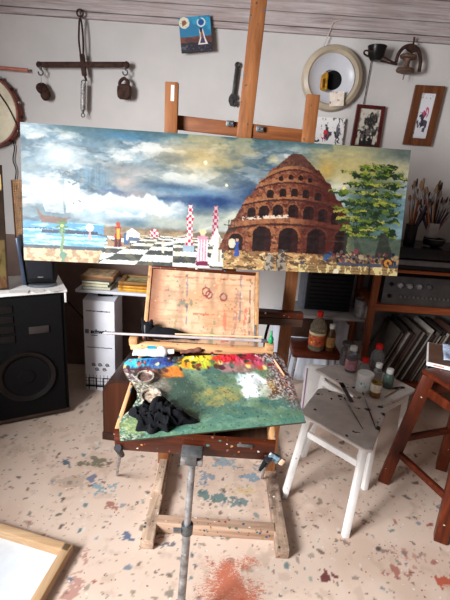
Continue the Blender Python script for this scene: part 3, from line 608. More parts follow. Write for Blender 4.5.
def lbar(a0, c0, a1, c1, w_, d=0.012, mt=M_boxin):
    b = NB(); p, q = LP(a0, c0, 0.006), LP(a1, c1, 0.006); box(b, (p+q)/2, ((w_, 0.03, (q-p).length) if abs(a1-a0) < 0.1 else ((q-p).length, 0.03, w_)), (SI.to_3x3() @ Matrix((lx, ly, lz)).transposed()), 0.002); return obj('lid_edge', b, mt, lid)
lbar(0.02, 0, 0.02, 1, 0.016); lbar(0.98, 0, 0.98, 1, 0.016); lbar(0.03, 0.975, 0.97, 0.975, 0.012, mt=M_boxwood)
b = NB(); q = [LP(0.02, 0.0, 0.002), LP(0.98, 0.0, 0.002), LP(0.98, 0.98, 0.002), LP(0.02, 0.98, 0.002)]; prism(b, q, (SI.to_3x3() @ ly)*0.004)
for f_ in b.faces: pass
obj('lid_back', b, M_boxwood, st, smooth=False)
# wooden rest bar in front of the lid
ra = PY(131, 345, -1.5); rb = PY(273, 352, -1.5)
b = NB(); beam(b, SI @ ra, SI @ rb, 0.03, 0.026, (0, 0, 1)); lab(obj('rest_bar', b, wood('rest_bar_wood', (170, 120, 80), (222, 176, 132), 0, 9, 0.6, (50, 0.5, PAL, 3.0, 0.4)), st), 'pale wooden rest bar across the back of the box')
for px in (134, 269):
    p = SI @ PY(px, 341.5+(px-134)*0.05, -1.5); b = NB(); box(b, p+V(0, 0, 0.006), (0.034, 0.034, 0.034), bev=0.003); obj('rest_bar_block', b, M_boxin, st)
for px, dz in ((145, 0), (255.5, 0)):
    b = NB(); p = SI @ PY(px, 352, -1.485); q = SI @ PY(px, 325, -1.47); tube(b, [p, q], 0.004); obj('lid_stay', b, M_dsteel, st)
# clasps, fittings, legs
def hw(name, c, s, mt=M_dsteel, parent=st, bev=0.003, rot=None):
    b = NB(); box(b, c, s, rot, bev); return obj(name, b, mt, parent)
k_ = hw('leg_clamp', (-0.005, -0.026, 0.05), (0.066, 0.04, 0.012), M_dsteel); hw('clamp_jaw', (-0.005, -0.026, 0.022), (0.034, 0.034, 0.045), M_dsteel, k_)
hw('clamp_ear', (-0.031, -0.026, 0.008), (0.018, 0.026, 0.028), M_steel, k_); hw('clamp_ear', (0.021, -0.026, 0.008), (0.018, 0.026, 0.028), M_steel, k_)
hw('latch', (0.16, -0.003, 0.066), (0.05, 0.006, 0.012), M_dsteel); hw('latch', (-0.19, -0.003, 0.064), (0.03, 0.006, 0.014), M_dsteel)
lc = V(-0.075, -1.945, 0.0); b = NB()
lt0 = V(-0.068, -1.948, 0.70); lt1 = V(-0.082, -1.99, 0.004); dv = lt1-lt0
cyl(b, SI @ (lt0+dv*0.0), SI @ (lt0+dv*0.42), 0.0115); lgc = obj('leg', b, M_steel, st); lab(lgc, 'front metal telescopic leg')
b = NB(); cyl(b, SI @ (lt0+dv*0.36), SI @ (lt0+dv*0.86), 0.0140); obj('outer_tube', b, M_steel, lgc)
b = NB(); cyl(b, SI @ (lt0+dv*0.84), SI @ (lt0+dv*1.0), 0.011); obj('lower_tube', b, M_steel, lgc)
b = NB(); cyl(b, SI @ (lt0+dv*0.345), SI @ (lt0+dv*0.395), 0.020); obj('collar', b, M_dsteel, lgc)
b = NB(); p = lt0+dv*0.37; cyl(b, SI @ (p+V(-0.02, -0.01, 0)), SI @ (p+V(-0.045, -0.015, 0.004)), 0.008, seg=12); obj('collar_screw', b, M_steel, lgc)
b = NB(); cyl(b, SI @ (lt0+dv*0.82), SI @ (lt0+dv*0.87), 0.020); obj('collar', b, M_dsteel, lgc)
b = NB(); p = lt0+dv*0.845; cyl(b, SI @ (p+V(-0.02, -0.01, 0)), SI @ (p+V(-0.045, -0.015, 0.004)), 0.009, seg=12); obj('collar_screw', b, M_steel, lgc)
for a_, f__ in ((V(-0.31, -1.90, 0.70), PZ(117, 475, 0.01)), (V(0.175, -1.90, 0.70), PZ(262, 478, 0.01))):
    d = f__-a_; b = NB(); cyl(b, SI @ a_, SI @ (a_+d*0.45), 0.009, 0.008); lg_ = obj('leg', b, M_steel, st); lab(lg_, 'thin rear metal leg splayed back')
    b = NB(); cyl(b, SI @ (a_+d*0.43), SI @ f__, 0.0065); obj('lower_tube', b, M_steel, lg_)
    b = NB(); cyl(b, SI @ (a_+V(0, -0.035, 0.02)), SI @ (a_+V(0, 0.02, -0.05)), 0.012, 0.009, 12); obj('leg_socket', b, M_wr2, st)

# palette: computed on the plane of the open box
pn = (SM.to_3x3() @ V(0, 0, 1)).normalized(); pp0 = SM @ V(0, 0, HH+0.006)
def palette():
    edgeL = [(129, 359, 0.0), (124, 363, 0.06), (123, 369, 0.13), (127, 377, 0.22), (133, 384, 0.32), (137, 391, 0.40), (137, 399, 0.48), (131, 409, 0.58), (122, 417, 0.68), (119, 424, 0.78), (120, 441, 1.0)]
    edgeR = [(276, 352, 0.0), (283, 359, 0.1), (292, 380, 0.35), (300, 403, 0.7), (306, 422, 1.0)]
    NU, NV = 240, 150; out = np.zeros((NV, NU, 3))
    tl = [e[2] for e in edgeL]; tr_ = [e[2] for e in edgeR]
    for j in range(NV):
        t = j/(NV-1)
        a_ = PPL(np.interp(t, tl, [e[0] for e in edgeL]), np.interp(t, tl, [e[1] for e in edgeL]), pp0, pn)
        c_ = PPL(np.interp(t, tr_, [e[0] for e in edgeR]), np.interp(t, tr_, [e[1] for e in edgeR]), pp0, pn)
        for i in range(NU): out[j, i] = a_.lerp(c_, i/(NU-1))
    return out
PP = palette(); uu, vv = np.meshgrid(np.linspace(0, 1, 240), np.linspace(0, 1, 150))
PA = Art(uu, vv, (80, 112, 98)); X = uu*1.6
PA.lay(sm(0.4, 0.65, fbm(X*4, vv*5, 3)), (66, 104, 96)); PA.lay(sm(0.45, 0.65, fbm(X*6, vv*9, 5)), (112, 140, 116)); PA.lay(sm(0.5, 0.62, fbm(X*5+3, vv*7, 8))*0.6, (96, 116, 84)); PA.lay(sm(0.6, 1.0, vv)*0.4, (84, 138, 118))
def bl(cx, cy, rx, ry, col, op=1, seed=1, fs=14, soft=0.25):
    d = np.hypot((uu-cx)/rx, (vv-cy)/ry)+0.9*(fbm(X*fs, vv*fs, seed)-0.5); PA.lay(sm(1+soft, 1-soft, d)*op, col)
bl(0.26, 0.45, 0.13, 0.3, (52, 72, 62), 0.85, 2); bl(0.52, 0.50, 0.16, 0.11, (150, 140, 74), 0.45, 3, 22)
for k, (x0, y0) in enumerate(((0.44, 0.46), (0.50, 0.53), (0.56, 0.50), (0.47, 0.60), (0.53, 0.44), (0.60, 0.56), (0.52, 0.62))): bl(x0, y0, 0.03, 0.035, (186, 158, 84), 0.45, 40+k, 40)
bl(0.10, 0.30, 0.12, 0.22, (120, 112, 100), 0.9, 4, 18); bl(0.04, 0.18, 0.07, 0.1, (126, 106, 116), 1, 5); bl(0.12, 0.17, 0.11, 0.06, (72, 34, 48), 1, 6, 20); bl(0.22, 0.20, 0.09, 0.06, (150, 86, 44), 0.9, 7, 20); bl(0.29, 0.19, 0.06, 0.07, (206, 120, 44), 1, 8, 20)
bl(0.05, 0.05, 0.12, 0.07, (64, 178, 214), 1, 9, 8); bl(0.16, 0.05, 0.06, 0.05, (40, 120, 190), 1, 10, 10); bl(0.24, 0.06, 0.08, 0.06, (34, 58, 140), 1, 11, 14); bl(0.31, 0.04, 0.06, 0.05, (22, 34, 74), 1, 12, 14); bl(0.20, 0.12, 0.05, 0.03, (60, 110, 180), 0.8, 13, 20)
bl(0.42, 0.08, 0.08, 0.09, (232, 200, 34), 1, 14, 10); bl(0.50, 0.06, 0.07, 0.08, (222, 204, 54), 1, 15, 12); bl(0.47, 0.13, 0.05, 0.05, (170, 176, 52), 1, 16, 14); bl(0.56, 0.10, 0.04, 0.06, (132, 150, 56), 0.9, 17, 14); bl(0.38, 0.12, 0.03, 0.04, (232, 150, 40), 1, 30, 14)
bl(0.60, 0.06, 0.05, 0.07, (206, 52, 34), 1, 18, 14); bl(0.68, 0.07, 0.07, 0.08, (190, 24, 38), 1, 19, 12); bl(0.80, 0.09, 0.10, 0.10, (190, 60, 92), 0.9, 20, 12); bl(0.78, 0.05, 0.06, 0.05, (164, 22, 52), 1, 21, 14); bl(0.84, 0.03, 0.03, 0.03, (106, 16, 30), 1, 22); bl(0.70, 0.17, 0.12, 0.07, (170, 110, 104), 0.7, 23, 20); bl(0.62, 0.17, 0.07, 0.05, (176, 130, 130), 0.6, 24, 20)
spk = fbm(X*75, vv*75, 25, 3); rgn = sm(0.86, 0.95, uu+0.12*(0.5-vv)+0.06*(fbm(X*6, vv*6, 26)-0.5))*sm(0.95, 0.5, vv)
PA.lay(rgn*0.85, (104, 88, 90)); PA.lay(rgn*(spk > 0.58), (176, 166, 166)); PA.lay(rgn*(spk < 0.40), (58, 34, 44)); PA.lay(rgn*(fbm(X*70+7, vv*70, 27, 2) > 0.68), (168, 90, 60))
bl(0.86, 0.45, 0.07, 0.14, (96, 62, 44), 0.9, 28, 24); bl(0.84, 0.42, 0.03, 0.07, (160, 118, 40), 0.9, 29, 24); PA.lay((np.hypot((uu-0.86)/0.08, (vv-0.45)/0.18) < 1)*(spk > 0.56)*0.8, (198, 190, 186))
bl(0.73, 0.40, 0.085, 0.17, (238, 246, 248), 1, 31, 12, 0.18); bl(0.79, 0.47, 0.05, 0.09, (190, 196, 176), .7, 32, 20); bl(0.68, 0.30, 0.04, 0.05, (190, 214, 214), 0.6, 33, 16)
sp2 = fbm(X*80, vv*70, 34, 2); lr = sm(0.25, 0.0, uu)*sm(0.1, 0.2, vv); PA.lay(lr*(sp2 > 0.62), (196, 190, 170)); PA.lay(lr*(sp2 < 0.36), (62, 52, 50)); PA.lay((sp2 > 0.82)*0.4, (206, 206, 190)); PA.lay((fbm(X*50, vv*50, 66, 2) < 0.25)*0.5, (40, 52, 50))
bl(0.08, 0.82, 0.09, 0.12, (140, 158, 96), 0.6, 35, 18); PA.lay(sm(0.99, 1.0, vv)*0.4, (60, 90, 80))
rgp = np.random.RandomState(5)
for k in range(46):
    x0_ = rgp.uniform(0.0, 0.93); bl(x0_, rgp.uniform(0.015, 0.20), rgp.uniform(0.008, 0.022), rgp.uniform(0.012, 0.03), [(24, 24, 34), (120, 24, 34), (70, 40, 30), (226, 212, 130), (40, 50, 44), (190, 70, 40), (86, 110, 96), (60, 20, 34)][k % 8], 0.85, 100+k, 40)
imp = (sm(0.2, 0.0, vv)*sm(0.45, 0.7, fbm(X*16, vv*16, 50, 4))*0.012+np.clip(1-np.hypot((uu-0.73)/0.07, (vv-0.4)/0.13), 0, 1)*0.008+fbm(X*30, vv*30, 51, 3)*0.0015+rgn*spk*0.004)
edge0 = np.minimum(np.minimum(uu, 1-uu)*40, np.minimum(vv, 1-vv)*30).clip(0, 1)
PPz = PP+np.array(pn)*(imp*edge0)[..., None]
po2 = np.array(pp0); PA.c = PA.c*0.93
pal_t = thing('paint_palette', 'large green wooden palette crusted with bright paint, lying across the open sketch box', 'palette', tuple(pp0))
grid_obj('paint_layer', PPz-po2, PA.linear(), vcol('wet_oil_paint', 0.33, 0.55, 0.25), pal_t)
out = [PP[j, 0] for j in range(0, 150, 4)]+[PP[149, i] for i in range(0, 240, 24)]+[PP[149-j, 239] for j in range(0, 150, 10)]+[PP[0, 239-i] for i in range(0, 236, 24)]
b = NB(); prism(b, [Vector(p-po2)-pn*0.0004 for p in out], -pn*0.0055); obj('palette_board', b, plain('palette_board', (70, 60, 46), 0.6), pal_t, smooth=False)
def onpal(px, py, h=0.0): return PPL(px, py, pp0, pn)+pn*h
PM = SM.to_3x3()
# two medium cups sitting on the palette
for k, (px, py, lb_, c) in enumerate(((145.5, 380, 'paint-crusted dipper cup nearest the cyan paint on the palette', (92, 72, 66)), (151, 399, 'pale-rimmed dipper cup just behind the black rag on the palette', (150, 132, 116)))):
    p = onpal(px, py, 0.001); t_ = thing('dipper_cup', lb_, 'cup', p, (TILT, 0, 0), 'dipper cups on the palette')
    cm = plain('cup_metal_%d' % k, (168, 160, 150), 0.4, 0.5, 0.3, 60, 0.3, (110, 0.5, PAL, 2.0, 0.35)); rr = 0.030+0.003*k
    b = NB(); lathe(b, [(0, 0.0), (rr*0.92, 0.0), (rr, 0.014), (rr*1.06, 0.016), (rr*1.06, 0.019), (rr*0.92, 0.018), (rr*0.86, 0.004), (0, 0.004)]); obj('cup_body', b, cm, t_)
    b = NB(); lathe(b, [(0, 0.011), (rr*0.5, 0.0115), (rr*0.87, 0.010)]); obj('dried_paint', b, plain('dried_paint_%d' % k, c, 0.5, 0, 0.5, 70, 0.5, (120, 0.6, PAL, 1.0, 0.6)), t_)
# crumpled black rag
def rag(name, px_pts, label, lift, seed, w_=0.13, h_=0.07, base_n=pn, basep=onpal):
    b = NB(); q = bmesh.ops.create_icosphere(b, subdivisions=5, radius=1.0); rr = np.random.RandomState(seed)
    c = basep(*px_pts[0]); fr = PM
    co_ = np.array([v_.co[:] for v_ in q['verts']])
    a = np.arctan2(co_[:, 1], co_[:, 0]); f1 = fbm(co_[:, 0]*1.6+5, co_[:, 1]*1.6+co_[:, 2]*0.8, seed, 3); ridge = np.clip(1-np.abs(2*fbm(co_[:, 0]*2.8+9, co_[:, 1]*2.8, seed+5, 3)-1)*3.2, -0.4, 1)
    ridge2 = np.clip(1-np.abs(2*fbm(co_[:, 0]*6+3, co_[:, 1]*6, seed+9, 2)-1)*3, -0.3, 1)
    rad = 0.72+0.5*f1+0.22*np.sin(a*3+1)*(1-np.abs(co_[:, 2]))+(0.16*np.sin(a*6+2)+0.14*np.sin(a*11+1))*(1-np.abs(co_[:, 2]))
    hgt = np.clip(co_[:, 2], 0, 1)*(0.30+0.45*f1+0.50*ridge+0.22*ridge2)
    for v_, r_, hh in zip(q['verts'], rad, hgt):
        v_.co = Vector((v_.co.x*w_/2*r_*1.1, v_.co.y*h_*0.62*r_, hh*lift+0.0015 if v_.co.z > 0 else 0.001))
    return b, c
b, c = rag('rag', [(158, 420)], '', 0.075, 12, 0.155, 0.085)
p1 = V(-0.045, -0.01, 0.015)
tube(b, smoothpts([V(-0.02, 0.0, 0.03), V(-0.012, 0.035, 0.045), V(0.0, 0.06, 0.03), V(0.012, 0.065, 0.012)]), 0.014, 12)
tube(b, smoothpts([V(-0.03, -0.01, 0.03), V(-0.05, 0.01, 0.03), V(-0.075, 0.0, 0.012)]), 0.013, 12)
rg_o = obj('black_rag', b, M_cloth); rg_o.location = c; rg_o.rotation_euler = (TILT, 0, 0); tag(rg_o, 'crumpled black rag lying on the front left of the palette', 'rag')
# brush on palette
b = NB(); a_ = onpal(274, 361, 0.006); c_ = onpal(284.5, 377, 0.006); t_ = thing('paint_brush', 'short reddish brush lying at the back right of the palette', 'brush', a_)
tube(b, [V(0, 0, 0), (c_-a_)*0.6, (c_-a_)], 0.004, 8, 0, [0.0035, 0.0045, 0.003]); obj('handle', b, plain('red_brush_wood', (196, 140, 112), 0.4), t_)
b = NB(); d = (a_-c_).normalized(); tube(b, [V(0, 0, 0), d*0.018], 0.0042); obj('ferrule', b, M_steel, t_)
# mahl stick lying on the rest bar
b = NB(); a_ = PY(104, 333, -1.525); c_ = PY(266, 341, -1.50); t_ = thing('mahl_stick', 'long grey mahl stick resting along the wooden bar of the sketch box', 'stick', a_)
cyl(b, V(0, 0, 0), c_-a_, 0.0045, 0.0065, 12); obj('rod', b, plain('grey_rod', (176, 166, 166), 0.4, 0.2), t_)
b = NB(); cyl(b, (c_-a_)*0.97+V(0, 0.0, 0.0), (c_-a_)*1.0+V(0.004, 0, 0), 0.008, 0.007, 12); obj('tip', b, M_dsteel, t_)
b = NB(); a_ = PY(175, 334, -1.49); c_ = PY(262, 337, -1.49); cyl(b, V(0, 0, 0), c_-a_, 0.003, 0.0035, 10); o = obj('thin_dowel', b, plain('dowel', (206, 170, 130), 0.5)); o.location = a_; tag(o, 'thin pale dowel lying behind the grey mahl stick', 'stick')
# green clip
t_ = thing('green_clip', 'small green plastic clip at the right end of the rest bar', 'clip', PY(271, 340, -1.52))
b = NB(); ball(b, (0, 0, 0), 0.014, (0.75, 0.8, 1.3)); obj('clip_body', b, M_green, t_)
b = NB(); cyl(b, (0, 0.005, 0.012), (0, 0.012, 0.035), 0.005, 0.004, 12); obj('clip_lever', b, M_green, t_)
# paint tube in the back of the box
a_ = onpal(133, 356.5, 0.012); 
def paint_tube(a_, c_, lb_, body, capc, r=0.017, lblc=None):
    t_ = thing('paint_tube', lb_, 'paint tube', a_, (0, 0, 0), 'paint tubes in the sketch box'); d = c_-a_; L = d.length; fr = frame_to(d, (0, 0, 1))
    b = NB(); n = 14; rings = []
    for i in range(n+1):
        t = i/n; w_ = r*(1.25-0.25*t); h_ = r*(0.12+0.88*min(1, t*1.2)**0.7)
        if t > 0.93: w_ *= 0.7; h_ *= 0.7
        rings.append([b.verts.new(fr @ V(w_*math.cos(2*math.pi*k/16), h_*math.sin(2*math.pi*k/16)+0.0015*math.sin(t*17), L*0.82*t)) for k in range(16)])
    for A_, B_ in zip(rings, rings[1:]):
        for k in range(16): b.faces.new((A_[k], A_[(k+1) % 16], B_[(k+1) % 16], B_[k]))
    b.faces.new(rings[0]); b.faces.new(rings[-1]); obj('tube_body', b, body, t_)
    b = NB(); cyl(b, fr @ V(0, 0, L*0.80), fr @ V(0, 0, L), r*0.5, r*0.45, 14); obj('cap', b, capc, t_)
    if lblc:
        b = NB(); box(b, fr @ V(0, r*0.98, L*0.45), (r*1.1, 0.002, L*0.2), fr); obj('tube_label', b, lblc, t_)
M_cyan = plain('cyan_label', (40, 160, 190), 0.5)
paint_tube(onpal(133, 355, 0.012), onpal(174, 354, 0.012), 'fat white paint tube with cyan label behind the palette', plain('tube_white', (226, 228, 230), 0.35, 0.1), M_whitecap, 0.021, M_cyan)
paint_tube(onpal(180, 353, 0.004), onpal(206, 350, 0.004), 'small dark crumpled paint tube behind the yellow paint', plain('tube_dark', (120, 80, 70), 0.4, 0.2), M_blackm, 0.011)
paint_tube(onpal(214, 351, 0.004), onpal(240, 348, 0.004), 'flattened brown paint tube behind the red paint', plain('tube_brown', (150, 106, 80), 0.4, 0.2), M_whitecap, 0.011)
# black glove-like cloth lying behind the rest bar
b = NB(); cc = PY(165, 336, -1.455)
sp_ = smoothpts([cc+V(0.125, 0, -0.005), cc+V(0.08, 0, 0.006), cc+V(0.03, 0, 0.012), cc+V(-0.02, 0, 0.010), cc+V(-0.055, 0.0, 0.016), cc+V(-0.085, 0.0, 0.014)], 5)
nn = len(sp_); tube(b, [p-cc for p in sp_], 0.02, 14, 0, [0.006+0.022*math.sin(min(1.0, i/nn*1.5)*1.57)*(1-0.35*max(0, math.sin(i/nn*6.28*1.5))) for i in range(nn)])
ball(b, V(-0.072, 0, 0.028), 0.027, (1.0, 0.8, 1.1)); tube(b, [V(-0.085, 0, 0.045), V(-0.097, 0, 0.072)], 0.01, 8, 0, [0.012, 0.004]); tube(b, [V(-0.06, 0, 0.05), V(-0.055, 0, 0.068)], 0.01, 8, 0, [0.012, 0.004])
o = obj('black_glove', b, M_cloth); o.location = cc; tag(o, 'black rumpled glove lying behind the rest bar against the open lid', 'glove')
# stained brush hanging at front right corner
t_ = thing('wide_brush', 'flat brush stained blue and white, stuck at the right front corner of the sketch box', 'brush', PY(268, 458, -1.925))
b = NB(); box(b, (0.018, 0, 0.004), (0.04, 0.014, 0.026), Euler((0, 0.5, 0)).to_matrix(), 0.003); obj('ferrule', b, plain('blue_stained_metal', (100, 122, 136), 0.5, 0.1, 0.4, 90, 0.2, (120, 0.6, [(225, 225, 220), (40, 60, 90), (190, 170, 150)], 2.0, 0.7)), t_)
b = NB(); box(b, (0.045, 0, -0.01), (0.018, 0.012, 0.024), Euler((0, 0.5, 0)).to_matrix(), 0.004); obj('bristles', b, plain('bristle_tan', (206, 168, 140), 0.8), t_)
b = NB(); cyl(b, (0.0, 0, 0.0), (-0.022, 0, -0.05), 0.011, 0.005, 12); obj('handle', b, M_blackm, t_)

# ------------------------------------------------------------------ things hanging on the back wall
WY = -0.002
def quadframe(name, label, cat, c, bar, depth, mat, art, artmat, Yf=None, mount=None, mountc=None):
    """c = four corners TL, TR, BR, BL (world); mitred frame with its picture"""
    o0 = Vector(c[3]); t_ = thing(name, label, cat, o0)
    n = (Vector(c[1])-Vector(c[0])).cross(Vector(c[3])-Vector(c[0])).normalized()
    if n.y > 0: n = -n
    ctr = sum((Vector(p) for p in c), Vector())/4
    def inset(d): 
        out = []
        for i in range(4):
            p = Vector(c[i]); e1 = (Vector(c[(i+1) % 4])-p).normalized(); e2 = (Vector(c[(i-1) % 4])-p).normalized(); out.append(p+(e1+e2)*d)
        return out
    if bar > 0:
        I = inset(bar); b = NB()
        for i in range(4):
            j = (i+1) % 4; prism(b, [Vector(c[i])-o0, Vector(c[j])-o0, I[j]-o0, I[i]-o0], -n*(-0.0)+(-n)*depth)
        obj('frame', b, mat, t_, smooth=False)
        if mount is not None:
            b = NB(); prism(b, [p-o0-n*(depth*0.45) for p in I], -n*depth*0.5); obj('mount', b, mount, t_, smooth=False); I = inset(bar+mountc)
    else:
        I = [Vector(p) for p in c]; b = NB(); prism(b, [p-o0-n*0.0006 for p in I], -n*depth); obj('board', b, mat, t_, smooth=False)
    nu, nv = 90, 110; u, v = np.meshgrid(np.linspace(0, 1, nu), np.linspace(0, 1, nv)); q = [np.array(p-o0+n*0 - n*(depth*0.42 if bar > 0 else 0)) for p in I]
    P = (q[0]*(1-u)[..., None]+q[1]*u[..., None])*(1-v)[..., None]+(q[3]*(1-u)[..., None]+q[2]*u[..., None])*v[..., None]
    A_ = art(u, v); grid_obj('picture', P, A_.linear(), artmat, t_); 
    if bar > 0 and mount is None:
        b = NB(); prism(b, [p-o0-n*(depth*0.5) for p in I], -n*depth*0.45); obj('backing', b, M_blackm, t_, smooth=False)
    return t_
def art_small(u, v):
    A = Art(u, v, (34, 118, 160)); A.lay(sm(0.4, 0.7, fbm(u*6, v*6, 1)), (48, 150, 190)); A.lay(v > 0.56+0.04*(fbm(u*8, v*0, 2)-0.5), (112, 62, 50)); A.lay((v > 0.56)*sm(0.5, 0.6, fbm(u*9, v*9, 3)), (84, 46, 46))
    A.lay(v > 0.74+0.12*(fbm(u*6, v*0, 4)-0.5), (26, 22, 34)); A.lay((v > 0.78)*(fbm(u*20, v*20, 5) > 0.62), (74, 76, 96))
    d = np.hypot(u-0.16, (v-0.16)*1.1)+0.05*(fbm(u*20, v*20, 6)-0.5); A.lay(d < 0.17, (222, 214, 190)); A.lay(d < 0.075, (140, 84, 58)); A.lay((d < 0.14)*(fbm(u*18, v*18, 9) > 0.66), (120, 96, 80))
    d = np.hypot(u-0.70, (v-0.18)*1.1); A.lay((np.abs(d-0.12) < 0.018)*(fbm(u*12, v*12, 7) > 0.36), (214, 220, 220)); A.lay(d < 0.08, (26, 74, 140))
    A.lay(poly_mask(u, v, [(0.62, 0.36), (0.74, 0.36), (0.80, 0.62), (0.88, 0.80), (0.56, 0.80), (0.64, 0.6)]), (222, 214, 206)); A.lay(poly_mask(u, v, [(0.645, 0.42), (0.72, 0.42), (0.76, 0.62), (0.80, 0.77), (0.62, 0.77), (0.68, 0.6)]), (60, 50, 90)); A.lay((np.hypot(u-0.68, v-0.38) < 0.05), (30, 34, 60)); A.lay(poly_mask(u, v, [(0.66, 0.46), (0.72, 0.46), (0.72, 0.6), (0.66, 0.6)]), (150, 90, 60)); return A
def PYs(pts, Y): return [PY(x, y, Y) for x, y in pts]
quadframe('small_painting', 'tiny unframed painting with blue sky, white sun and moon, hung by the board edge', 'painting', PYs([(178.5, 17.8), (210, 14.8), (212.3, 50.3), (181.5, 53)], -0.062), 0, 0.018, plain('canvas_side_dark', (70, 50, 50), 0.8), art_small, vcol('small_oil_paint', 0.45, 0.4, 0.3))
def art_mono(u, v):
    A = Art(u, v, (196, 190, 178)); n = fbm(u*5, v*6, 3); A.lay(sm(0.42, 0.5, n+0.25*np.exp(-((u-0.5)**2+(v-0.5)**2)*9)-0.12), (44, 40, 40)); A.lay((fbm(u*14, v*14, 8) > 0.6)*0.7, (120, 114, 108)); A.lay((v > 0.7)*(np.abs(u-0.5) < 0.3)*(fbm(u*9, v*4, 5) > 0.5), (30, 28, 28)); return A
quadframe('picture_frame', 'dark red wooden frame with a black and white drawing', 'picture', PYs([(358, 104), (385.6, 106.4), (379, 150), (350.4, 148)], -0.03), 0.022, 0.024, plain('maroon_frame', (74, 28, 26), 0.35, 0, 0.2), art_mono, vcol('print_paper', 0.6, 0.3))
def art_strip(u, v):
    A = Art(u, v, (214, 214, 220)); n = fbm(u*4, v*9, 3)
    A.lay((n > 0.56)*(v > 0.42)*(v < 0.9)*(np.abs(u-0.45) < 0.4), (70, 66, 80)); A.lay((np.hypot((u-0.62), (v-0.42)*1.6) < 0.2)*(fbm(u*8, v*12, 4) > 0.42), (190, 66, 110)); A.lay((np.hypot((u-0.35), (v-0.62)*1.6) < 0.25)*(fbm(u*14, v*22, 5) > 0.5), (40, 38, 52)); A.lay((v < 0.12)*(fbm(u*20, v*20, 5) > 0.6), (150, 150, 150)); return A
quadframe('picture_frame', 'wide brown wooden frame around a narrow white sheet with pink and ink marks', 'picture', PYs([(416.7, 84.7), (445.7, 86.2), (431, 146.3), (403.5, 144.4)], -0.03), 0.045, 0.024, wood('brown_frame', (70, 38, 22), (124, 74, 44), 2, 8), art_strip, vcol('print_paper', 0.6, 0.3))
def art_ink(u, v):
    A = Art(u, v, (222, 220, 220)); A.lay((fbm(u*6, v*5, 11) > 0.58)*(v < 0.6), (60, 58, 70)); A.lay((fbm(u*10, v*8, 12) > 0.66), (110, 108, 120)); A.lay((np.hypot(u-0.42, (v-0.42)) < 0.12)*(fbm(u*15, v*9, 13) > 0.45), (196, 44, 50)); A.lay((np.abs(u-0.8-0.03*np.sin(v*20)) < 0.015), (60, 60, 70)); return A
quadframe('ink_sketch', 'unframed white canvas with ink and red marks behind the right easel upright', 'painting', PYs([(313, 116.5), (345.5, 118.5), (340, 160), (309, 158)], -0.03), 0, 0.022, M_paper, art_ink, vcol('print_paper', 0.6, 0.3))

# balance beam of rusty iron
Yb = -0.06
t_ = thing('balance_beam', 'rusty iron balance beam hanging from a nail near the board edge', 'balance', PY(80, 12, Yb)); o0 = PY(80, 12, Yb)
def W_(x, y, Y=Yb): return PY(x, y, Y)-o0
b = NB(); ring(b, W_(80, 13), 0.019, 0.0055); ring_o = obj('ring', b, M_iron, t_)
b = NB(); cyl(b, W_(80, 9.5, -0.03), W_(80, 9.5, -0.085), 0.004, seg=10); obj('nail', b, M_iron, t_)
b = NB()
for s in (-1, 1): tube(b, smoothpts([W_(80, 18), W_(80.4+s*1.2, 23), W_(81+s*2.1, 40), W_(82+s*1.2, 57)]), 0.006, 8)
obj('hanger', b, M_iron, t_)
b = NB(); beam(b, W_(38.5, 64.6), W_(127, 64.6), 0.032, 0.014, (0, 1, 0), 0.004)
ball(b, W_(39, 64.6), 0.019, (1, 0.6, 1)); ball(b, W_(126.5, 65), 0.02, (1, 0.6, 1.1)); obj('beam', b, M_iron, t_)
b = NB(); beam(b, W_(82, 54), W_(84.5, 76), 0.03, 0.022, (0, 1, 0), 0.005); beam(b, W_(84, 74), W_(86.5, 81), 0.014, 0.012, (0, 1, 0), 0.003); obj('pivot_fork', b, M_iron, t_)
for px, py in ((40.5, 72), (125, 72)):
    b = NB(); cyl(b, W_(px, 66), W_(px, 69.5), 0.008, seg=10); ring(b, W_(px+0.2, 72.5), 0.015, 0.0045, a0=R(-200), a1=R(90)); obj('hook', b, M_dsteel, t_)
o0 = PY(84, 80, Yb); t_ = thing('spring_scale', 'slim metal spring scale hanging from the middle of the iron balance beam', 'scale', o0)
b = NB(); ring(b, W_(83.5, 82.2), 0.012, 0.0035); obj('top_ring', b, M_dsteel, t_)
b = NB(); cyl(b, W_(83.4, 84), W_(83, 110), 0.0165, seg=18); obj('tube', b, plain('perforated_metal', (150, 146, 144), 0.5, 0.6, 0.3, 60, 0.4, (110, 0.55, [(46, 40, 40), (60, 52, 50)], 1.0, 0.7)), t_)
b = NB(); cyl(b, W_(83, 110), W_(83, 113), 0.011, 0.006); ring(b, W_(83, 115.3), 0.011, 0.003); obj('bottom_hook', b, M_dsteel, t_)
# weights
o0 = PY(124, 80, Yb); t_ = thing('padlock_weight', 'rusty padlock-shaped iron weight hanging on the right end of the balance beam', 'weight', o0)
b = NB(); tube(b, smoothpts([W_(120, 87), W_(120, 82), W_(124, 78.5), W_(128, 82), W_(128, 87)]), 0.0105, 10); obj('shackle', b, M_iron, t_)
b = NB(); c = W_(124.3, 90.5); 
prism(b, [c+V(x, 0.018, z) for x, z in ((-0.042, 0.03), (-0.046, -0.02), (-0.038, -0.052), (0.034, -0.054), (0.046, -0.03), (0.046, 0.03), (0.0, 0.04))], V(0, -0.036, 0)); bmesh.ops.bevel(b, geom=b.edges[:], offset=0.008, segments=3, affect='EDGES'); obj('weight_body', b, M_iron, t_)
b = NB(); tube(b, [W_(125, 75), W_(124.4, 79)], 0.0025, 6); obj('wire_link', b, M_dsteel, t_)
o0 = PY(44, 90, Yb+0.01); t_ = thing('iron_weight', 'two-lobed dark iron knob hanging on a thread under the left end of the beam', 'weight', o0)
b = NB(); c = W_(42.0, 88.5, Yb+0.01); lathe(b, [(0, 0.022), (0.030, 0.018), (0.037, 0.0), (0.030, -0.018), (0, -0.022)], Matrix.Translation(c) @ frame_to(V(0.35, -0.6, 0.25)).to_4x4()); obj('weight_lobe', b, M_iron, t_)
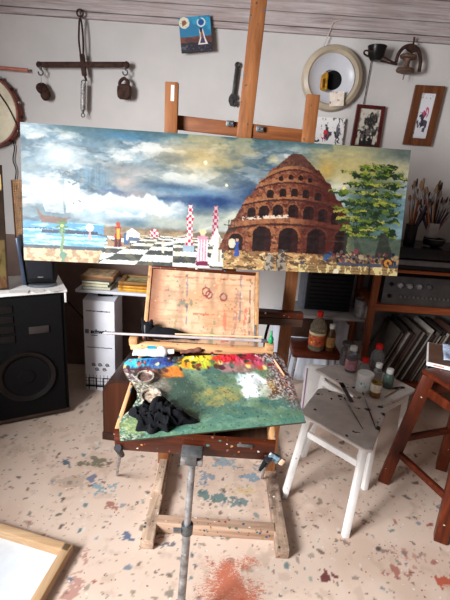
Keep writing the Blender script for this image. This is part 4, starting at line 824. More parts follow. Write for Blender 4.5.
b = NB(); ball(b, W_(45.5, 94.5, Yb+0.01), 0.037, (0.9, 0.7, 1.05)); ball(b, W_(43.8, 91.5, Yb+0.01), 0.03, (1, 0.7, 1)); obj('weight_lobe', b, M_iron, t_)
b = NB(); tube(b, [W_(41, 75), W_(41.5, 84)], 0.0015, 6); obj('thread', b, M_dsteel, t_)
# stick, drum and cord
b = NB(); a_ = PY(28, 70.3, -0.04); c_ = V(-2.15, -0.04, PY(0, 67.5, -0.04).z+0.01); cyl(b, V(0, 0, 0), c_-a_, 0.011, 0.012, 14); o = obj('wooden_rod', b, plain('pink_wood', (178, 110, 92), 0.5)); o.location = a_; tag(o, 'thin reddish wooden rod fixed on the wall left of the balance beam', 'rod')
dc = V(-1.655, -0.04, 1.815); t_ = thing('tambourine', 'large round cream-skinned drum hanging on the wall at the left edge', 'drum', dc, (R(90), 0, 0))
b = NB(); lathe(b, [(0.20, -0.035), (0.228, -0.035), (0.232, 0.0), (0.226, 0.035), (0.20, 0.035), (0.20, -0.035)], seg=48); obj('rim', b, plain('drum_rim', (120, 58, 44), 0.5, 0, 0.3, 30), t_)
b = NB(); lathe(b, [(0, 0.034), (0.12, 0.036), (0.196, 0.0385), (0.214, 0.038), (0.222, 0.026)], seg=48); obj('drumhead', b, plain('drum_skin', (206, 196, 172), 0.6, 0, 0.1, 9), t_)
for k in range(7):
    a = R(-50+k*22); b = NB(); ball(b, (0.232*math.cos(a), 0.232*math.sin(a), 0.0), 0.011, (1, 1, 1.3), 10); obj('peg', b, M_steel if k % 2 else M_iron, t_)
b = NB(); tube(b, smoothpts([V(0.06, 0.21, 0.042), V(0.11, 0.12, 0.045), V(0.17, 0.03, 0.045), V(0.215, -0.07, 0.043), V(0.22, -0.12, 0.03)]), 0.004, 6); obj('cord_lace', b, M_iron, t_)
b = NB(); pts = [PY(x, y, -0.02) for x, y in ((15, 128), (12.5, 138), (14.5, 148), (13, 160), (16, 170), (15, 182), (13, 205))]; q0 = pts[0]; tube(b, smoothpts([p-q0 for p in pts]), 0.004, 6); o = obj('dangling_string', b, M_blackm); o.location = q0; tag(o, 'thin black cord dangling on the wall below the cream drum', 'cord')
# adjustable wrench
wc = PY(235, 85, -0.02); o0 = wc; t_ = thing('adjustable_wrench', 'dark steel adjustable wrench hanging head down on the wall left of the easel mast', 'wrench', wc)
M_wr = plain('wrench_steel', (58, 56, 56), 0.45, 0.6, 0.3, 30, 0.2)
hp, hq = W_(237.5, 66, -0.02), W_(233.5, 96, -0.02)
b = NB(); beam(b, hp, hq, 0.027, 0.012, (0, 1, 0), 0.004); ring(b, hp+V(0.001, 0, 0.005), 0.013, 0.0065); obj('handle', b, M_wr, t_)
b = NB(); c = W_(232.8, 99.5, -0.02)
prism(b, [c+V(x, 0.009, z) for x, z in ((-0.012, 0.034), (0.014, 0.034), (0.03, 0.012), (0.022, -0.004), (0.004, -0.004), (-0.002, -0.02), (0.006, -0.042), (-0.014, -0.038), (-0.028, -0.012), (-0.026, 0.012))], V(0, -0.018, 0)); obj('fixed_jaw', b, M_wr, t_)
b = NB(); prism(b, [c+V(x, 0.007, z) for x, z in ((0.012, -0.008), (0.03, -0.006), (0.034, -0.026), (0.024, -0.044), (0.016, -0.03))], V(0, -0.014, 0)); obj('movable_jaw', b, M_wr, t_)
b = NB(); cyl(b, c+V(-0.004, -0.002, 0.002), c+V(0.016, -0.002, 0.002), 0.007, seg=12); obj('adjusting_screw', b, M_steel, t_)
# round lamp shade with dark centre
dc = PY(333, 78, -0.045); t_ = thing('round_lampshade', 'large shallow round shade with cream rim, white inside and black centre on the wall', 'lampshade', dc, (R(90), 0, 0)); t_.scale = (0.9, 0.9, 1)
b = NB(); lathe(b, [(0.155, -0.005), (0.178, 0.012), (0.205, 0.0), (0.217, -0.03), (0.214, -0.036), (0.18, -0.02), (0.155, -0.012)], seg=56); obj('rim', b, plain('cream_enamel', (168, 154, 134), 0.35, 0, 0.1, 5, 0.02), t_)
b = NB(); lathe(b, [(0.062, -0.03), (0.10, -0.024), (0.14, -0.012), (0.158, 0.0), (0.162, -0.004), (0.14, -0.02), (0.062, -0.036)], Matrix.Translation((-0.008, -0.004, 0.004)), 56); obj('dish', b, plain('white_enamel', (188, 188, 194), 0.3, 0, 0.03, 5, 0.02), t_)
b = NB(); lathe(b, [(0, -0.024), (0.060, -0.024), (0.064, -0.03), (0, -0.034)], Matrix.Translation((0.006, -0.01, 0.004)), 36); lab(obj('centre_hole', b, M_blackm, t_), 'black round centre')
o0 = PY(324, 90, -0.055); t_ = thing('gold_figurine', 'small gold box-like ornament propped beside the black centre of the round shade', 'ornament', o0)
b = NB(); prism(b, [W_(319.5, 89, -0.05), W_(321, 76, -0.05), W_(325, 72.5, -0.05), W_(327.5, 74, -0.05), W_(326, 91, -0.05), W_(322, 91.5, -0.05)], V(0, -0.035, 0)); bmesh.ops.bevel(b, geom=b.edges[:], offset=0.004, segments=2, affect='EDGES'); obj('ornament_body', b, M_gold, t_)
b = NB(); c = W_(323.5, 83, -0.088); box(b, c, (0.016, 0.006, 0.05), None, 0.003); obj('raised_relief', b, plain('dark_gold', (110, 74, 24), 0.4, 0.5), t_)
b = NB(); cs = [W_(330, 92.5, -0.075), W_(344.5, 91, -0.075), W_(343.5, 106, -0.075), W_(329.5, 106.5, -0.075)]; prism(b, [p-cs[0] for p in cs], V(0, 0.002, 0)); o = obj('paper_note', b, plain('stained_note', (214, 202, 190), 0.8, 0, 0.12, 14, 0.1, (60, 0.5, [(150, 110, 90), (190, 150, 140)], 1.0, 0.5))); o.location = cs[0]+o0; tag(o, 'small square paper note stuck on the lower part of the round shade', 'note')
b = NB(); pts = PYs([(322, 50), (326, 40), (330, 31), (334, 22), (342, 20)], -0.036); tube(b, smoothpts([p-pts[0] for p in pts]), 0.003, 6); o = obj('string', b, plain('pale_string', (186, 176, 168), 0.8)); o.location = pts[0]; tag(o, 'pale string running from the round shade up over the boards', 'string')
b = NB(); pts = PYs([(371.5, 60), (368, 80), (363.5, 104)], -0.012); tube(b, [p-pts[0] for p in pts], 0.0025, 6); o = obj('thin_wire', b, M_blackm); o.location = pts[0]; tag(o, 'thin dark wire running down the wall to the maroon picture frame', 'wire')
# iron bracket with spool, and the pot in its loop
o0 = PY(414, 40, -0.05); t_ = thing('iron_pulley', 'old iron bracket with a spool pulley hooked on the boards', 'pulley', o0)
b = NB(); tube(b, smoothpts([W_(414.5, 37, -0.06), W_(413.5, 43, -0.06), W_(412, 46, -0.06)]), 0.006, 8); obj('hook', b, M_iron, t_)
b = NB(); tube(b, smoothpts([W_(396, 62, -0.07), W_(398.5, 54, -0.07), W_(404, 47.5, -0.07), W_(412, 45.5, -0.07), W_(418, 50, -0.07), W_(420.5, 60, -0.07), W_(419, 72, -0.07)]), 0.011, 10, 0, None); obj('arch', b, M_iron, t_)
b = NB(); prism(b, [W_(405, 49, -0.06), W_(412, 44, -0.06), W_(418, 51, -0.06), W_(411, 54, -0.06)], V(0, -0.02, 0)); obj('arch_plate', b, M_iron, t_)
b = NB(); q1, q2 = W_(408.5, 56.5, -0.075), W_(405, 71, -0.075); fr = Matrix.Translation((q1+q2)/2) @ frame_to(q1-q2, (0, 1, 0)).to_4x4(); L = (q1-q2).length/2
lathe(b, [(0, -L-0.008), (0.052, -L-0.008), (0.056, -L), (0.05, -L+0.014), (0.02, -L+0.018), (0.016, 0), (0.02, L-0.014), (0.048, L-0.01), (0.052, L), (0.046, L+0.008), (0, L+0.008)], fr, 32); cyl(b, fr @ V(0, 0, -L-0.05), fr @ V(0, 0, -L), 0.003, 0.005, 8); obj('spool', b, plain('rusty_spool', (96, 74, 62), 0.6, 0.3, 0.3, 30, 0.3), t_)
o0 = PY(377, 52, -0.07); t_ = thing('black_pot', 'small black pot held in a long iron wire loop beside the pulley', 'pot', o0)
b = NB(); tube(b, smoothpts([W_(397, 64, -0.07), W_(389, 60, -0.085), W_(376, 53, -0.105), W_(366, 50.5, -0.10), W_(364.5, 54, -0.06), W_(372, 58, -0.04), W_(385, 62, -0.045), W_(397, 64.5, -0.06)]), 0.0055, 8); obj('wire_loop', b, M_iron, t_)
b = NB(); fr = Matrix.Translation(W_(376.5, 52.5, -0.075)); lathe(b, [(0, -0.052), (0.03, -0.045), (0.048, -0.02), (0.054, 0.018), (0.058, 0.034), (0.055, 0.036), (0.049, 0.018), (0.04, -0.02), (0, -0.04)], fr, 28); obj('pot_body', b, plain('black_enamel', (24, 22, 22), 0.3, 0.2, 0.2), t_)

# ------------------------------------------------------------------ left corner: loudspeaker cabinet and what stands on it
ANG = math.atan2(0.19, 0.34); RM = Euler((0, 0, ANG)).to_matrix()
t_ = thing('floor_loudspeaker', 'big black floor loudspeaker with round woofer at the left edge', 'loudspeaker', (-0.95, -0.68, 0), (0, 0, ANG))
b = NB(); box(b, (-0.3, 0.18, 0.415), (0.6, 0.36, 0.80), bev=0.006); obj('cabinet', b, M_blackm, t_)
M_g2 = plain('speaker_grille', (11, 10, 11), 0.95, 0, 0.3, 120, 0.3)
b = NB(); box(b, (-0.3, -0.006, 0.42), (0.56, 0.012, 0.76), bev=0.004); gr_ = obj('grille', b, M_g2, t_)
b = NB(); lathe(b, [(0.125, 0.0), (0.15, 0.012), (0.16, 0.016), (0.165, 0.0)], Matrix.Translation((-0.235, -0.012, 0.31)) @ Euler((R(90), 0, 0)).to_matrix().to_4x4(), 40); obj('woofer_ring', b, plain('woofer_ring', (24, 20, 20), 0.4, 0, 0.2), t_)
b = NB(); lathe(b, [(0, 0.012), (0.04, 0.012), (0.05, 0.004), (0.12, 0.002), (0.128, 0.008)], Matrix.Translation((-0.235, -0.013, 0.31)) @ Euler((R(90), 0, 0)).to_matrix().to_4x4(), 40); obj('woofer_cone', b, M_g2, t_)
b = NB(); box(b, (-0.15, -0.016, 0.60), (0.11, 0.012, 0.045), None, 0.005); lab(obj('tweeter_horn', b, plain('grey_horn', (54, 48, 47), 0.5), t_), 'grey tweeter horn')
for z, w_ in ((0.74, 0.2), (0.68, 0.2), (0.62, 0.2), (0.56, 0.2)):
    b = NB(); box(b, (-0.38, -0.015, z), (w_, 0.008, 0.045), None, 0.003); obj('front_plate', b, plain('plate_dark', (20, 18, 18), 0.5, 0.1, 0.2), t_)
b = NB(); box(b, (-0.3, -0.004, 0.03), (0.6, 0.02, 0.02), None, 0.003); obj('bottom_strip', b, plain('strip_brown', (70, 52, 44), 0.6), t_)
t_ = thing('white_shelf_board', 'chipped white painted board lying on top of the big black loudspeaker', 'board', V(-0.95, -0.68, 0.816), (0, 0, ANG))
b = NB(); box(b, (-0.30, 0.165, 0.010), (0.63, 0.38, 0.016), None, 0.003); obj('board', b, M_white, t_)
b = NB(); box(b, (0.004, -0.02, -0.03), (0.012, 0.008, 0.06), None, 0.003); obj('hanging_flap', b, M_paper, t_)
b = NB()
for k, (x, w_) in enumerate(((-0.05, 0.07), (-0.14, 0.06), (-0.24, 0.1))): box(b, (x, -0.016+0.005*k, 0.0195+0.0012*k), (w_, 0.05, 0.001), Euler((0, 0, 0.3-0.25*k)).to_matrix())
obj('torn_paper', b, M_paper, t_)
zt = 0.836
sc = V(-1.085, -0.67, zt); t_ = thing('desktop_speaker', 'small black speaker with grey base standing on the white board', 'speaker', sc, (0, 0, ANG*0.6))
b = NB(); box(b, (0, 0.06, 0.12), (0.17, 0.14, 0.21), None, 0.02); obj('housing', b, M_black, t_)
b = NB(); box(b, (0, -0.014, 0.13), (0.135, 0.012, 0.16), None, 0.006); g_ = obj('grille', b, plain('dark_navy_grille', (26, 27, 34), 0.8, 0, 0.2, 200, 0.3), t_)
b = NB(); box(b, (0.0, -0.0215, 0.062), (0.03, 0.002, 0.005)); lab(obj('badge', b, M_steel, g_), 'small silver badge')
b = NB(); lathe(b, [(0, 0), (0.085, 0), (0.088, 0.006), (0.08, 0.014), (0, 0.014)], Matrix.Translation((0, 0.03, 0.0)) @ Matrix.Diagonal((1, 0.75, 1, 1)), 36); obj('base', b, plain('grey_base', (96, 100, 108), 0.35, 0.2), t_)
b = NB(); box(b, (-0.098, 0.04, 0.15), (0.022, 0.12, 0.28), Euler((0, -0.07, 0)).to_matrix(), 0.008); obj('side_panel', b, plain('blue_grey_panel', (64, 74, 94), 0.3, 0.2), t_)
# dark framed picture leaning at far left
b0 = V(-1.225, -0.775, zt+0.002); tp = PY(2, 165, -0.60); dl = V(-0.873, -0.488, 0)*0.34
def art_dark(u, v):
    A = Art(u, v, (62, 46, 30)); A.lay(sm(0.4, 0.6, fbm(u*5, v*9, 3)), (88, 68, 38)); A.lay(sm(0.62, 0.7, v)*sm(0.4, 0.6, fbm(u*7, v*9, 4)), (96, 84, 40)); A.lay((np.hypot((u-0.90)/0.13, (v-0.13)/0.075)+0.5*(fbm(u*12, v*12, 5)-0.5) < 1), (206, 184, 116)); A.lay((v > 0.9), (96, 60, 36)); A.lay((v > 0.2)*(v < 0.6)*0.7, (40, 28, 22)); A.lay((v > 0.6)*sm(0.4, 0.6, fbm(u*14, v*16, 6))*0.7, (120, 100, 60)); return A
quadframe('framed_painting', 'dark brown framed painting with one yellow patch leaning at the left edge', 'painting', [tp+dl, tp, b0, b0+dl], 0.009, 0.02, wood('dark_frame', (34, 22, 16), (64, 42, 30), 2), art_dark, vcol('dark_oil', 0.5, 0.3))
# woven strip on the wall
t_ = thing('woven_panel', 'narrow strip of tan woven cane on the wall beside the wide painting', 'panel', PY(16, 242, -0.03)); o0 = PY(16, 242, -0.03)
b = NB(); A1, A2, A3, A4 = W_(13, 180, -0.02), W_(25, 180, -0.02), W_(28, 242, -0.02), W_(17.5, 242, -0.02)
for i in range(7):
    t = i/6; tube(b, [A1.lerp(A2, t)+V(0, -0.003*(i % 2), 0), A4.lerp(A3, t)+V(0, -0.003*(i % 2), 0)], 0.0042, 6)
for i in range(26):
    t = i/25; tube(b, [A1.lerp(A4, t)+V(0, -0.002, 0), A2.lerp(A3, t)+V(0, -0.002, 0)], 0.0038, 6)
obj('weave', b, plain('tan_cane', (206, 160, 116), 0.6, 0, 0.2, 30), t_)
b = NB(); beam(b, A1+V(-0.008, 0, 0), A4+V(-0.008, 0, 0), 0.01, 0.016, (0, 1, 0)); obj('edge_strip', b, plain('dark_cane_edge', (96, 60, 42), 0.6), t_)
b = NB(); pts = [PY(63, 296, -0.02), PY(72, 306, -0.02), PY(86, 321, -0.02), PY(92, 330, -0.02)]; tube(b, smoothpts([p-pts[0] for p in pts]), 0.004, 6); o = obj('wall_cable', b, M_blackm); o.location = pts[0]; tag(o, 'dark cable running down the wall between loudspeaker and white carton', 'cable')

# ------------------------------------------------------------------ white carton, shelf and books
t_ = thing('tall_carton', 'tall narrow white carton with black print standing under the white wall shelf', 'box', (-0.835, -0.29, 0))
M_cart = plain('carton_white', (238, 240, 250), 0.6, 0, 0.03, 6, 0.03)
b = NB(); box(b, (0, 0, 0.335), (0.21, 0.21, 0.67), None, 0.003); obj('carton_body', b, M_cart, t_)
b = NB(); prism(b, [V(-0.105, -0.105, 0.6705), V(0.105, -0.105, 0.6705), V(0.105, 0.105, 0.690), V(-0.105, 0.105, 0.690)], V(0, 0, 0.003)); obj('top_flap', b, M_cart, t_)
b = NB(); box(b, (0.02, -0.01, 0.689), (0.10, 0.05, 0.002), Euler((0.09, 0, 0.2)).to_matrix()); obj('flap_print', b, M_blackm, t_)
TM = lambda x, z: Matrix.Translation((x, -0.1062, z)) @ Euler((R(90), 0, 0)).to_matrix().to_4x4()
M_ink = plain('black_ink', (26, 26, 34), 0.6)
text_mesh('brand_print', 'schwaiger', 0.040, TM(0.022, 0.452), M_ink, t_, bold=0.002)
rq = random.Random(2)
for zc_, xa_, xb_, hh_ in ((0.425, -0.055, -0.015, 0.008), (0.60, -0.085, 0.075, 0.009), (0.335, -0.088, 0.088, 0.008)):   # lines of print too small to read
    b = NB(); x = xa_
    while x < xb_:
        w_ = rq.uniform(0.003, 0.008); box(b, (x+w_/2, -0.1062, zc_+rq.uniform(-0.001, 0.001)), (w_, 0.001, hh_*rq.uniform(0.6, 1.0))); x += w_+rq.uniform(0.0015, 0.003)
    obj('print_line', b, M_ink, t_, smooth=False)
b = NB(); box(b, (-0.083, -0.1062, 0.452), (0.026, 0.001, 0.03)); obj('logo_block', b, plain('grey_ink', (110, 110, 130), 0.6), t_)
b = NB()
for x, z in ((-0.045, 0.205), (0.0, 0.205), (0.05, 0.205), (-0.022, 0.17), (0.03, 0.17)):
    Mx = Matrix.Translation((x, -0.1062, z)) @ Euler((R(90), 0, 0)).to_matrix().to_4x4(); lathe(b, [(0.008, 0), (0.0125, 0.0008), (0.013, 0)], Mx, 16)
    box(b, (x, -0.1062, z), (0.012, 0.001, 0.006)); box(b, (x+0.014, -0.1062, z-0.006), (0.01, 0.001, 0.003))
obj('symbol_print', b, M_ink, t_)
b = NB()
for k in range(9): box(b, (-0.1+k*0.025, -0.1058, 0.075), (0.0025, 0.001, 0.10))
for z in (0.05, 0.075, 0.10): box(b, (0, -0.1058, z), (0.208, 0.001, 0.0025))
box(b, (0, -0.106, 0.038), (0.208, 0.0012, 0.014))
for x in (-0.055, 0.045):
    for s in (-1, 1): box(b, (x+s*0.026, -0.106, 0.055), (0.007, 0.0012, 0.09))
    box(b, (x, -0.106, 0.1), (0.05, 0.0012, 0.008))
obj('pattern_print', b, M_ink, t_)
t_ = thing('wall_shelf', 'thin white wall shelf left of the easel carrying books and gold frames', 'shelf', (-0.6, -0.2, 0.72))
b = NB(); box(b, (0.06, 0.005, 0.011), (0.90, 0.385, 0.02), None, 0.003); obj('board', b, M_whiteshelf, t_)
for x in (-0.2, 0.13):
    b = NB(); box(b, (x, 0.06, -0.006), (0.02, 0.26, 0.012), None, 0.002); box(b, (x, 0.186, -0.08), (0.02, 0.012, 0.16), None, 0.002); obj('bracket', b, M_white, t_)
zs_ = 0.742
def book(name, label, cat, c, s, rz, cover, pages=None, group=None):
    t_ = thing(name, label, cat, c, (0, 0, rz), group); b = NB()
    if pages:
        box(b, (0, 0, s[2]-0.0015), (s[0], s[1], 0.003)); box(b, (0, 0, 0.0015), (s[0], s[1], 0.003)); box(b, (-s[0]/2+0.002, 0, s[2]/2), (0.004, s[1], s[2])); obj('cover', b, cover, t_, smooth=False)
        b = NB(); box(b, (0.002, 0, s[2]/2), (s[0]-0.008, s[1]-0.008, s[2]-0.006)); obj('pages', b, pages, t_, smooth=False)
    return t_
M_pages = plain('page_edges', (206, 198, 176), 0.8, 0, 0.08, 60)
book('book', 'pale grey-green book at the bottom of the stack on the white shelf', 'book', V(-0.86, -0.275, zs_), (0.185, 0.20, 0.020), 0.05, plain('grey_green_cover', (132, 150, 142), 0.6), M_pages, None)
book('book', 'cream book second from the bottom on the white shelf stack', 'book', V(-0.865, -0.275, zs_+0.021), (0.17, 0.19, 0.016), 0.02, plain('cream_cover', (214, 206, 168), 0.6), M_pages, None)
book('book', 'dark teal book just under the wooden panel on the white shelf', 'book', V(-0.86, -0.27, zs_+0.038), (0.19, 0.20, 0.020), -0.03, plain('teal_cover', (86, 116, 106), 0.6), M_pages, None)
t_ = thing('wooden_icon', 'thick brown wooden panel painting lying on top of the book stack', 'panel', V(-0.855, -0.26, zs_+0.059), (0, 0, 0.03))
b = NB(); box(b, (0, 0, 0.016), (0.215, 0.20, 0.03), None, 0.002); obj('panel_board', b, wood('panel_side', (72, 46, 32), (180, 136, 96), 0, 10), t_)
b = NB(); box(b, (-0.005, 0, 0.0315), (0.18, 0.17, 0.002)); obj('painted_face', b, plain('panel_paint', (150, 128, 98), 0.5, 0, 0.4, 30, 0.2), t_)
def flat_frame(name, label, c, w_, d_, h_, bar, rz, mt, inner, tilt=0):
    t_ = thing(name, label, 'frame', c, (tilt, 0, rz)); b = NB()
    for s in (-1, 1): box(b, (s*(w_-bar)/2, 0, h_/2), (bar, d_, h_), None, 0.003); box(b, (0, s*(d_-bar)/2, h_/2), (w_-2*bar+0.002, bar, h_), None, 0.003)
    obj('frame_bars', b, mt, t_); b = NB(); box(b, (0, 0, h_*0.3), (w_-2*bar+0.002, d_-2*bar+0.002, 0.004)); obj('inlay', b, inner, t_)
    return t_
M_yel = plain('yellow_gold', (196, 142, 40), 0.4, 0.2, 0.15, 30); M_inl = plain('inlay_paint', (140, 140, 104), 0.5, 0, 0.4, 25)
flat_frame('gilt_picture', 'bright yellow gilt frame at the bottom right of the white shelf', V(-0.56, -0.265, zs_), 0.30, 0.21, 0.020, 0.03, -0.02, M_yel, M_inl)
flat_frame('gilt_picture', 'yellow gilt frame in the middle of the frame stack on the white shelf', V(-0.57, -0.26, zs_+0.021), 0.29, 0.21, 0.018, 0.03, 0.02, plain('old_gold', (180, 124, 44), 0.4, 0.2, 0.2, 30), M_inl)
flat_frame('gilt_picture', 'brown-gold frame with greenish picture on top of the frame stack', V(-0.58, -0.24, zs_+0.040), 0.28, 0.20, 0.020, 0.034, 0.05, wood('frame_gold_wood', (92, 60, 30), (176, 132, 72), 0, 12), M_inl)
# ------------------------------------------------------------------ rounded walnut case on the floor
t_ = thing('walnut_case', 'low rounded brown wooden case on the floor behind the sketch box', 'case', (-0.66, -0.93, 0), (0, 0, -0.09))
b = NB(); pr_ = [(0.0, 0.05)]+[(0.09-0.09*math.cos(R(a)), 0.31+0.09*math.sin(R(a))) for a in range(0, 91, 10)]+[(0.25+0.09*math.sin(R(a)), 0.31+0.09*math.cos(R(a))) for a in range(0, 91, 10)]+[(0.34, 0.05)]
prism(b, [V(x, 0, z) for x, z in pr_], V(0, 0.78, 0)); obj('case_body', b, M_case, t_)
b = NB(); pr2 = [(0.012+x*0.93, 0.052+(z-0.05)*0.955) for x, z in pr_]; prism(b, [V(x, -0.004, z) for x, z in pr2], V(0, 0.006, 0)); obj('front_face', b, wood('walnut_face', (58, 28, 16), (86, 46, 28), 2, 6, 0.35), t_)
b = NB(); box(b, (0.17, 0.39, 0.026), (0.35, 0.80, 0.05), None, 0.005); obj('plinth', b, wood('dark_plinth', (44, 24, 18), (72, 42, 30), 1), t_)

# ------------------------------------------------------------------ right side: wall shelf and black set
t_ = thing('grey_shelf', 'grey wall shelf to the right of the easel carrying the black set', 'shelf', (0.75, -0.17, 0.63))
b = NB(); box(b, (-0.02, 0.0, 0.010), (0.50, 0.325, 0.02), None, 0.003); obj('board', b, M_greyshelf, t_)
for x in (-0.2, 0.17):
    b = NB(); box(b, (x, 0.10, -0.05), (0.025, 0.12, 0.10), None, 0.003); obj('bracket', b, M_shelfwood, t_)
t_ = thing('black_monitor', 'black louvered television set with grey bezel on the grey wall shelf', 'television', (0.71, -0.17, 0.651))
b = NB(); box(b, (-0.01, 0.04, 0.19), (0.34, 0.16, 0.37), None, 0.02); obj('bezel', b, plain('grey_bezel', (98, 104, 116), 0.4), t_)
b = NB(); box(b, (0.005, -0.045, 0.185), (0.315, 0.03, 0.35), None, 0.008); hs = obj('back_shell', b, M_black, t_)
for k in range(11):
    b = NB(); box(b, (0.005, -0.063, 0.04+k*0.028), (0.28, 0.006, 0.010), None, 0.002); obj('louver', b, M_blackm, hs)
t_ = thing('tin_can', 'open dented tin can at the right end of the grey shelf', 'can', V(0.94, -0.275, 0.651))
b = NB(); lathe(b, [(0, 0.002), (0.052, 0.0), (0.054, 0.004), (0.052, 0.03), (0.053, 0.06), (0.052, 0.12), (0.054, 0.125), (0.050, 0.124), (0.050, 0.008), (0, 0.008)], seg=32); obj('can_body', b, M_steel, t_)
b = NB(); lathe(b, [(0.0, 0.09), (0.049, 0.09)], seg=24); obj('dark_contents', b, M_iron, t_)
# white cloth and papers under the shelf
b = NB(); n = 60; hgt_ = 0.58; rows = 8; vs = [[b.verts.new((0.36+0.58*i/n, -0.06+0.008*math.sin(i*0.35+0.3*j)+0.003*math.sin(i*0.9), 0.02+hgt_*j/rows)) for i in range(n+1)] for j in range(rows+1)]
for j in range(rows):
    for i in range(n): b.faces.new((vs[j][i], vs[j][i+1], vs[j+1][i+1], vs[j+1][i]))
cl = obj('white_curtain', b, plain('white_cloth', (196, 200, 212), 0.85, 0, 0.03, 5)); mo = cl.modifiers.new('s', 'SOLIDIFY'); mo.thickness = 0.003; tag(cl, 'white cloth hanging in folds under the grey shelf', 'cloth')
# wooden chair used as a bottle stand
t_ = thing('small_chair', 'small brown wooden chair with metal legs holding the oil bottle', 'chair', (0.635, -0.335, 0))
b = NB(); box(b, (0, 0, 0.415), (0.33, 0.27, 0.05), None, 0.02); obj('seat', b, M_redx, t_)
b = NB(); box(b, (-0.01, 0.115, 0.52), (0.30, 0.025, 0.14), Euler((-0.1, 0, 0)).to_matrix(), 0.03); obj('backrest', b, M_case, t_)
for sx in (-1, 1):
    for sy in (-1, 1):
        b = NB(); tube(b, [V(sx*0.13, sy*0.10, 0.392), V(sx*0.165, sy*0.125, 0.0)], 0.010, 10); obj('leg', b, M_steel, t_)
def bottle(name, label, c, prof, mt, capr, capz, caph, capm, labels=(), liquid=None, group=None, cat='bottle'):
    t_ = thing(name, label, cat, c, (0, 0, 0), group); b = NB(); lathe(b, prof, seg=28); obj('bottle_body', b, mt, t_)
    if capm: b = NB(); lathe(b, [(0, capz), (capr, capz), (capr*1.02, capz+caph*0.5), (capr, capz+caph), (0, capz+caph)], seg=20); obj('cap', b, capm, t_)
    for (r_, z0, z1, m2) in labels:
        b = NB(); lathe(b, [(r_, z0), (r_+0.0008, z0+0.001), (r_+0.0008, z1-0.001), (r_, z1)], seg=28); obj('label', b, m2, t_)
    if liquid: b = NB(); lathe(b, [(0, 0.004), (liquid[0], 0.004), (liquid[0], liquid[1]), (0, liquid[1])], seg=24); obj('liquid', b, liquid[2], t_)
    return t_
def P_body(r, h, nr, nh): return [(0, 0), (r*0.9, 0), (r, 0.006), (r, h*0.62), (r*0.96, h*0.70), (r*0.6, h*0.84), (nr, h*0.92), (nr, nh), (nr*0.85, nh), (0, nh)]
G_clear = glass('clear_plastic', (205, 205, 208)); G_amber = None; G_greenb = plain('green_grey_bottle', (92, 112, 104), 0.3)
zc = 0.441; p = PZ(321, 350, zc); p.x = max(p.x, 0.54)
t_ = bottle('oil_bottle', 'big clear bottle with red cap and orange label on the small chair', V(0.635, -0.40, zc), P_body(0.055, 0.25, 0.015, 0.242), glass('oil_glass', (222, 208, 182)), 0.020, 0.235, 0.032, M_redcap,
    [(0.0558, 0.040, 0.112, plain('orange_label', (170, 78, 46), 0.5, 0, 0.3, 40, 0, (60, 0.5, [(220, 190, 90), (120, 30, 30), (230, 220, 200)], 1.0, 0.7))), (0.0556, 0.113, 0.130, plain('cream_band', (214, 200, 160), 0.5))], (0.050, 0.11, plain('brown_liquid', (86, 56, 30), 0.3)))
bottle('brown_bottle', 'small brown bottle with white cap right beside the big orange-labelled bottle', V(0.725, -0.405, zc), P_body(0.030, 0.17, 0.014, 0.165), plain('brown_glass', (92, 60, 36), 0.25), 0.018, 0.158, 0.026, M_whitecap, [(0.0306, 0.03, 0.10, plain('tan_label', (160, 120, 70), 0.6, 0, 0.3, 50))])
# papers standing below the chair
t_ = thing('paper_sheets', 'white printed sheets standing upright between small chair and stools', 'papers', (0.655, -0.545, 0))
for k in range(3):
    b = NB(); box(b, (0.01*k, 0.012*k, 0.19), (0.20, 0.003, 0.37), Euler((-0.08, 0.03*k, 0.05*k)).to_matrix()); obj('sheet', b, M_paper, t_)
b = NB(); box(b, (-0.088, -0.006, 0.19), (0.004, 0.002, 0.34), Euler((-0.08, 0, 0)).to_matrix()); lab(obj('purple_line', b, plain('purple_line', (150, 80, 150), 0.6), t_), 'purple stripe along the sheet edge')

# ------------------------------------------------------------------ stools
def stool(name, label, quad, zt_, feet, thick, mt_top, mt_leg, lw, inset_=0.85, apron=0.05, rung=None, chamfer=0.0, drop=0.0):
    c = sum((Vector((x, y, 0)) for x, y in quad), Vector())/4; t_ = thing(name, label, 'stool', c)
    pts = [Vector((x, y, zt_-thick))-c for x, y in quad]
    if chamfer:
        q = []
        for i in range(4): a, p, d = pts[i-1], pts[i], pts[(i+1) % 4]; q += [p+(a-p).normalized()*chamfer, p+(d-p).normalized()*chamfer]
        pts = q
    b = NB(); prism(b, pts, V(0, 0, thick)); bmesh.ops.bevel(b, geom=b.edges[:], offset=0.003, segments=2, affect='EDGES'); obj('seat', b, mt_top, t_)
    tops = [Vector((x, y, 0))-c for x, y in quad]; tops = [p*inset_+V(0, 0, zt_-thick) for p in tops]; ft = [Vector((x, y, 0))-c for x, y in feet]
    for p, q in zip(tops, ft):
        b = NB(); up = (V(0, 0, 0)-Vector((p.x, p.y, 0))).normalized(); beam(b, q, p, lw, lw, tuple(up)); obj('leg', b, mt_leg, t_)
    for i in range(4):
        j = (i+1) % 4; b = NB(); dz = V(0, 0, -apron/2-0.012-drop); beam(b, tops[i]+dz+(ft[i]-tops[i])*0.06, tops[j]+dz+(ft[j]-tops[j])*0.06, 0.018, apron*0.8, (0, 0, 1)); obj('apron_rail', b, mt_leg, t_)
    if rung:
        for i in range(4):
            j = (i+1) % 4; k_ = rung[i]; b = NB(); beam(b, ft[i].lerp(tops[i], k_), ft[j].lerp(tops[j], k_), 0.022, 0.034, (0, 0, 1)); obj('rung', b, M_redx, t_)
    return t_
q1 = [(0.41, -1.22), (0.56, -0.94), (0.885, -1.115), (0.68, -1.50)]
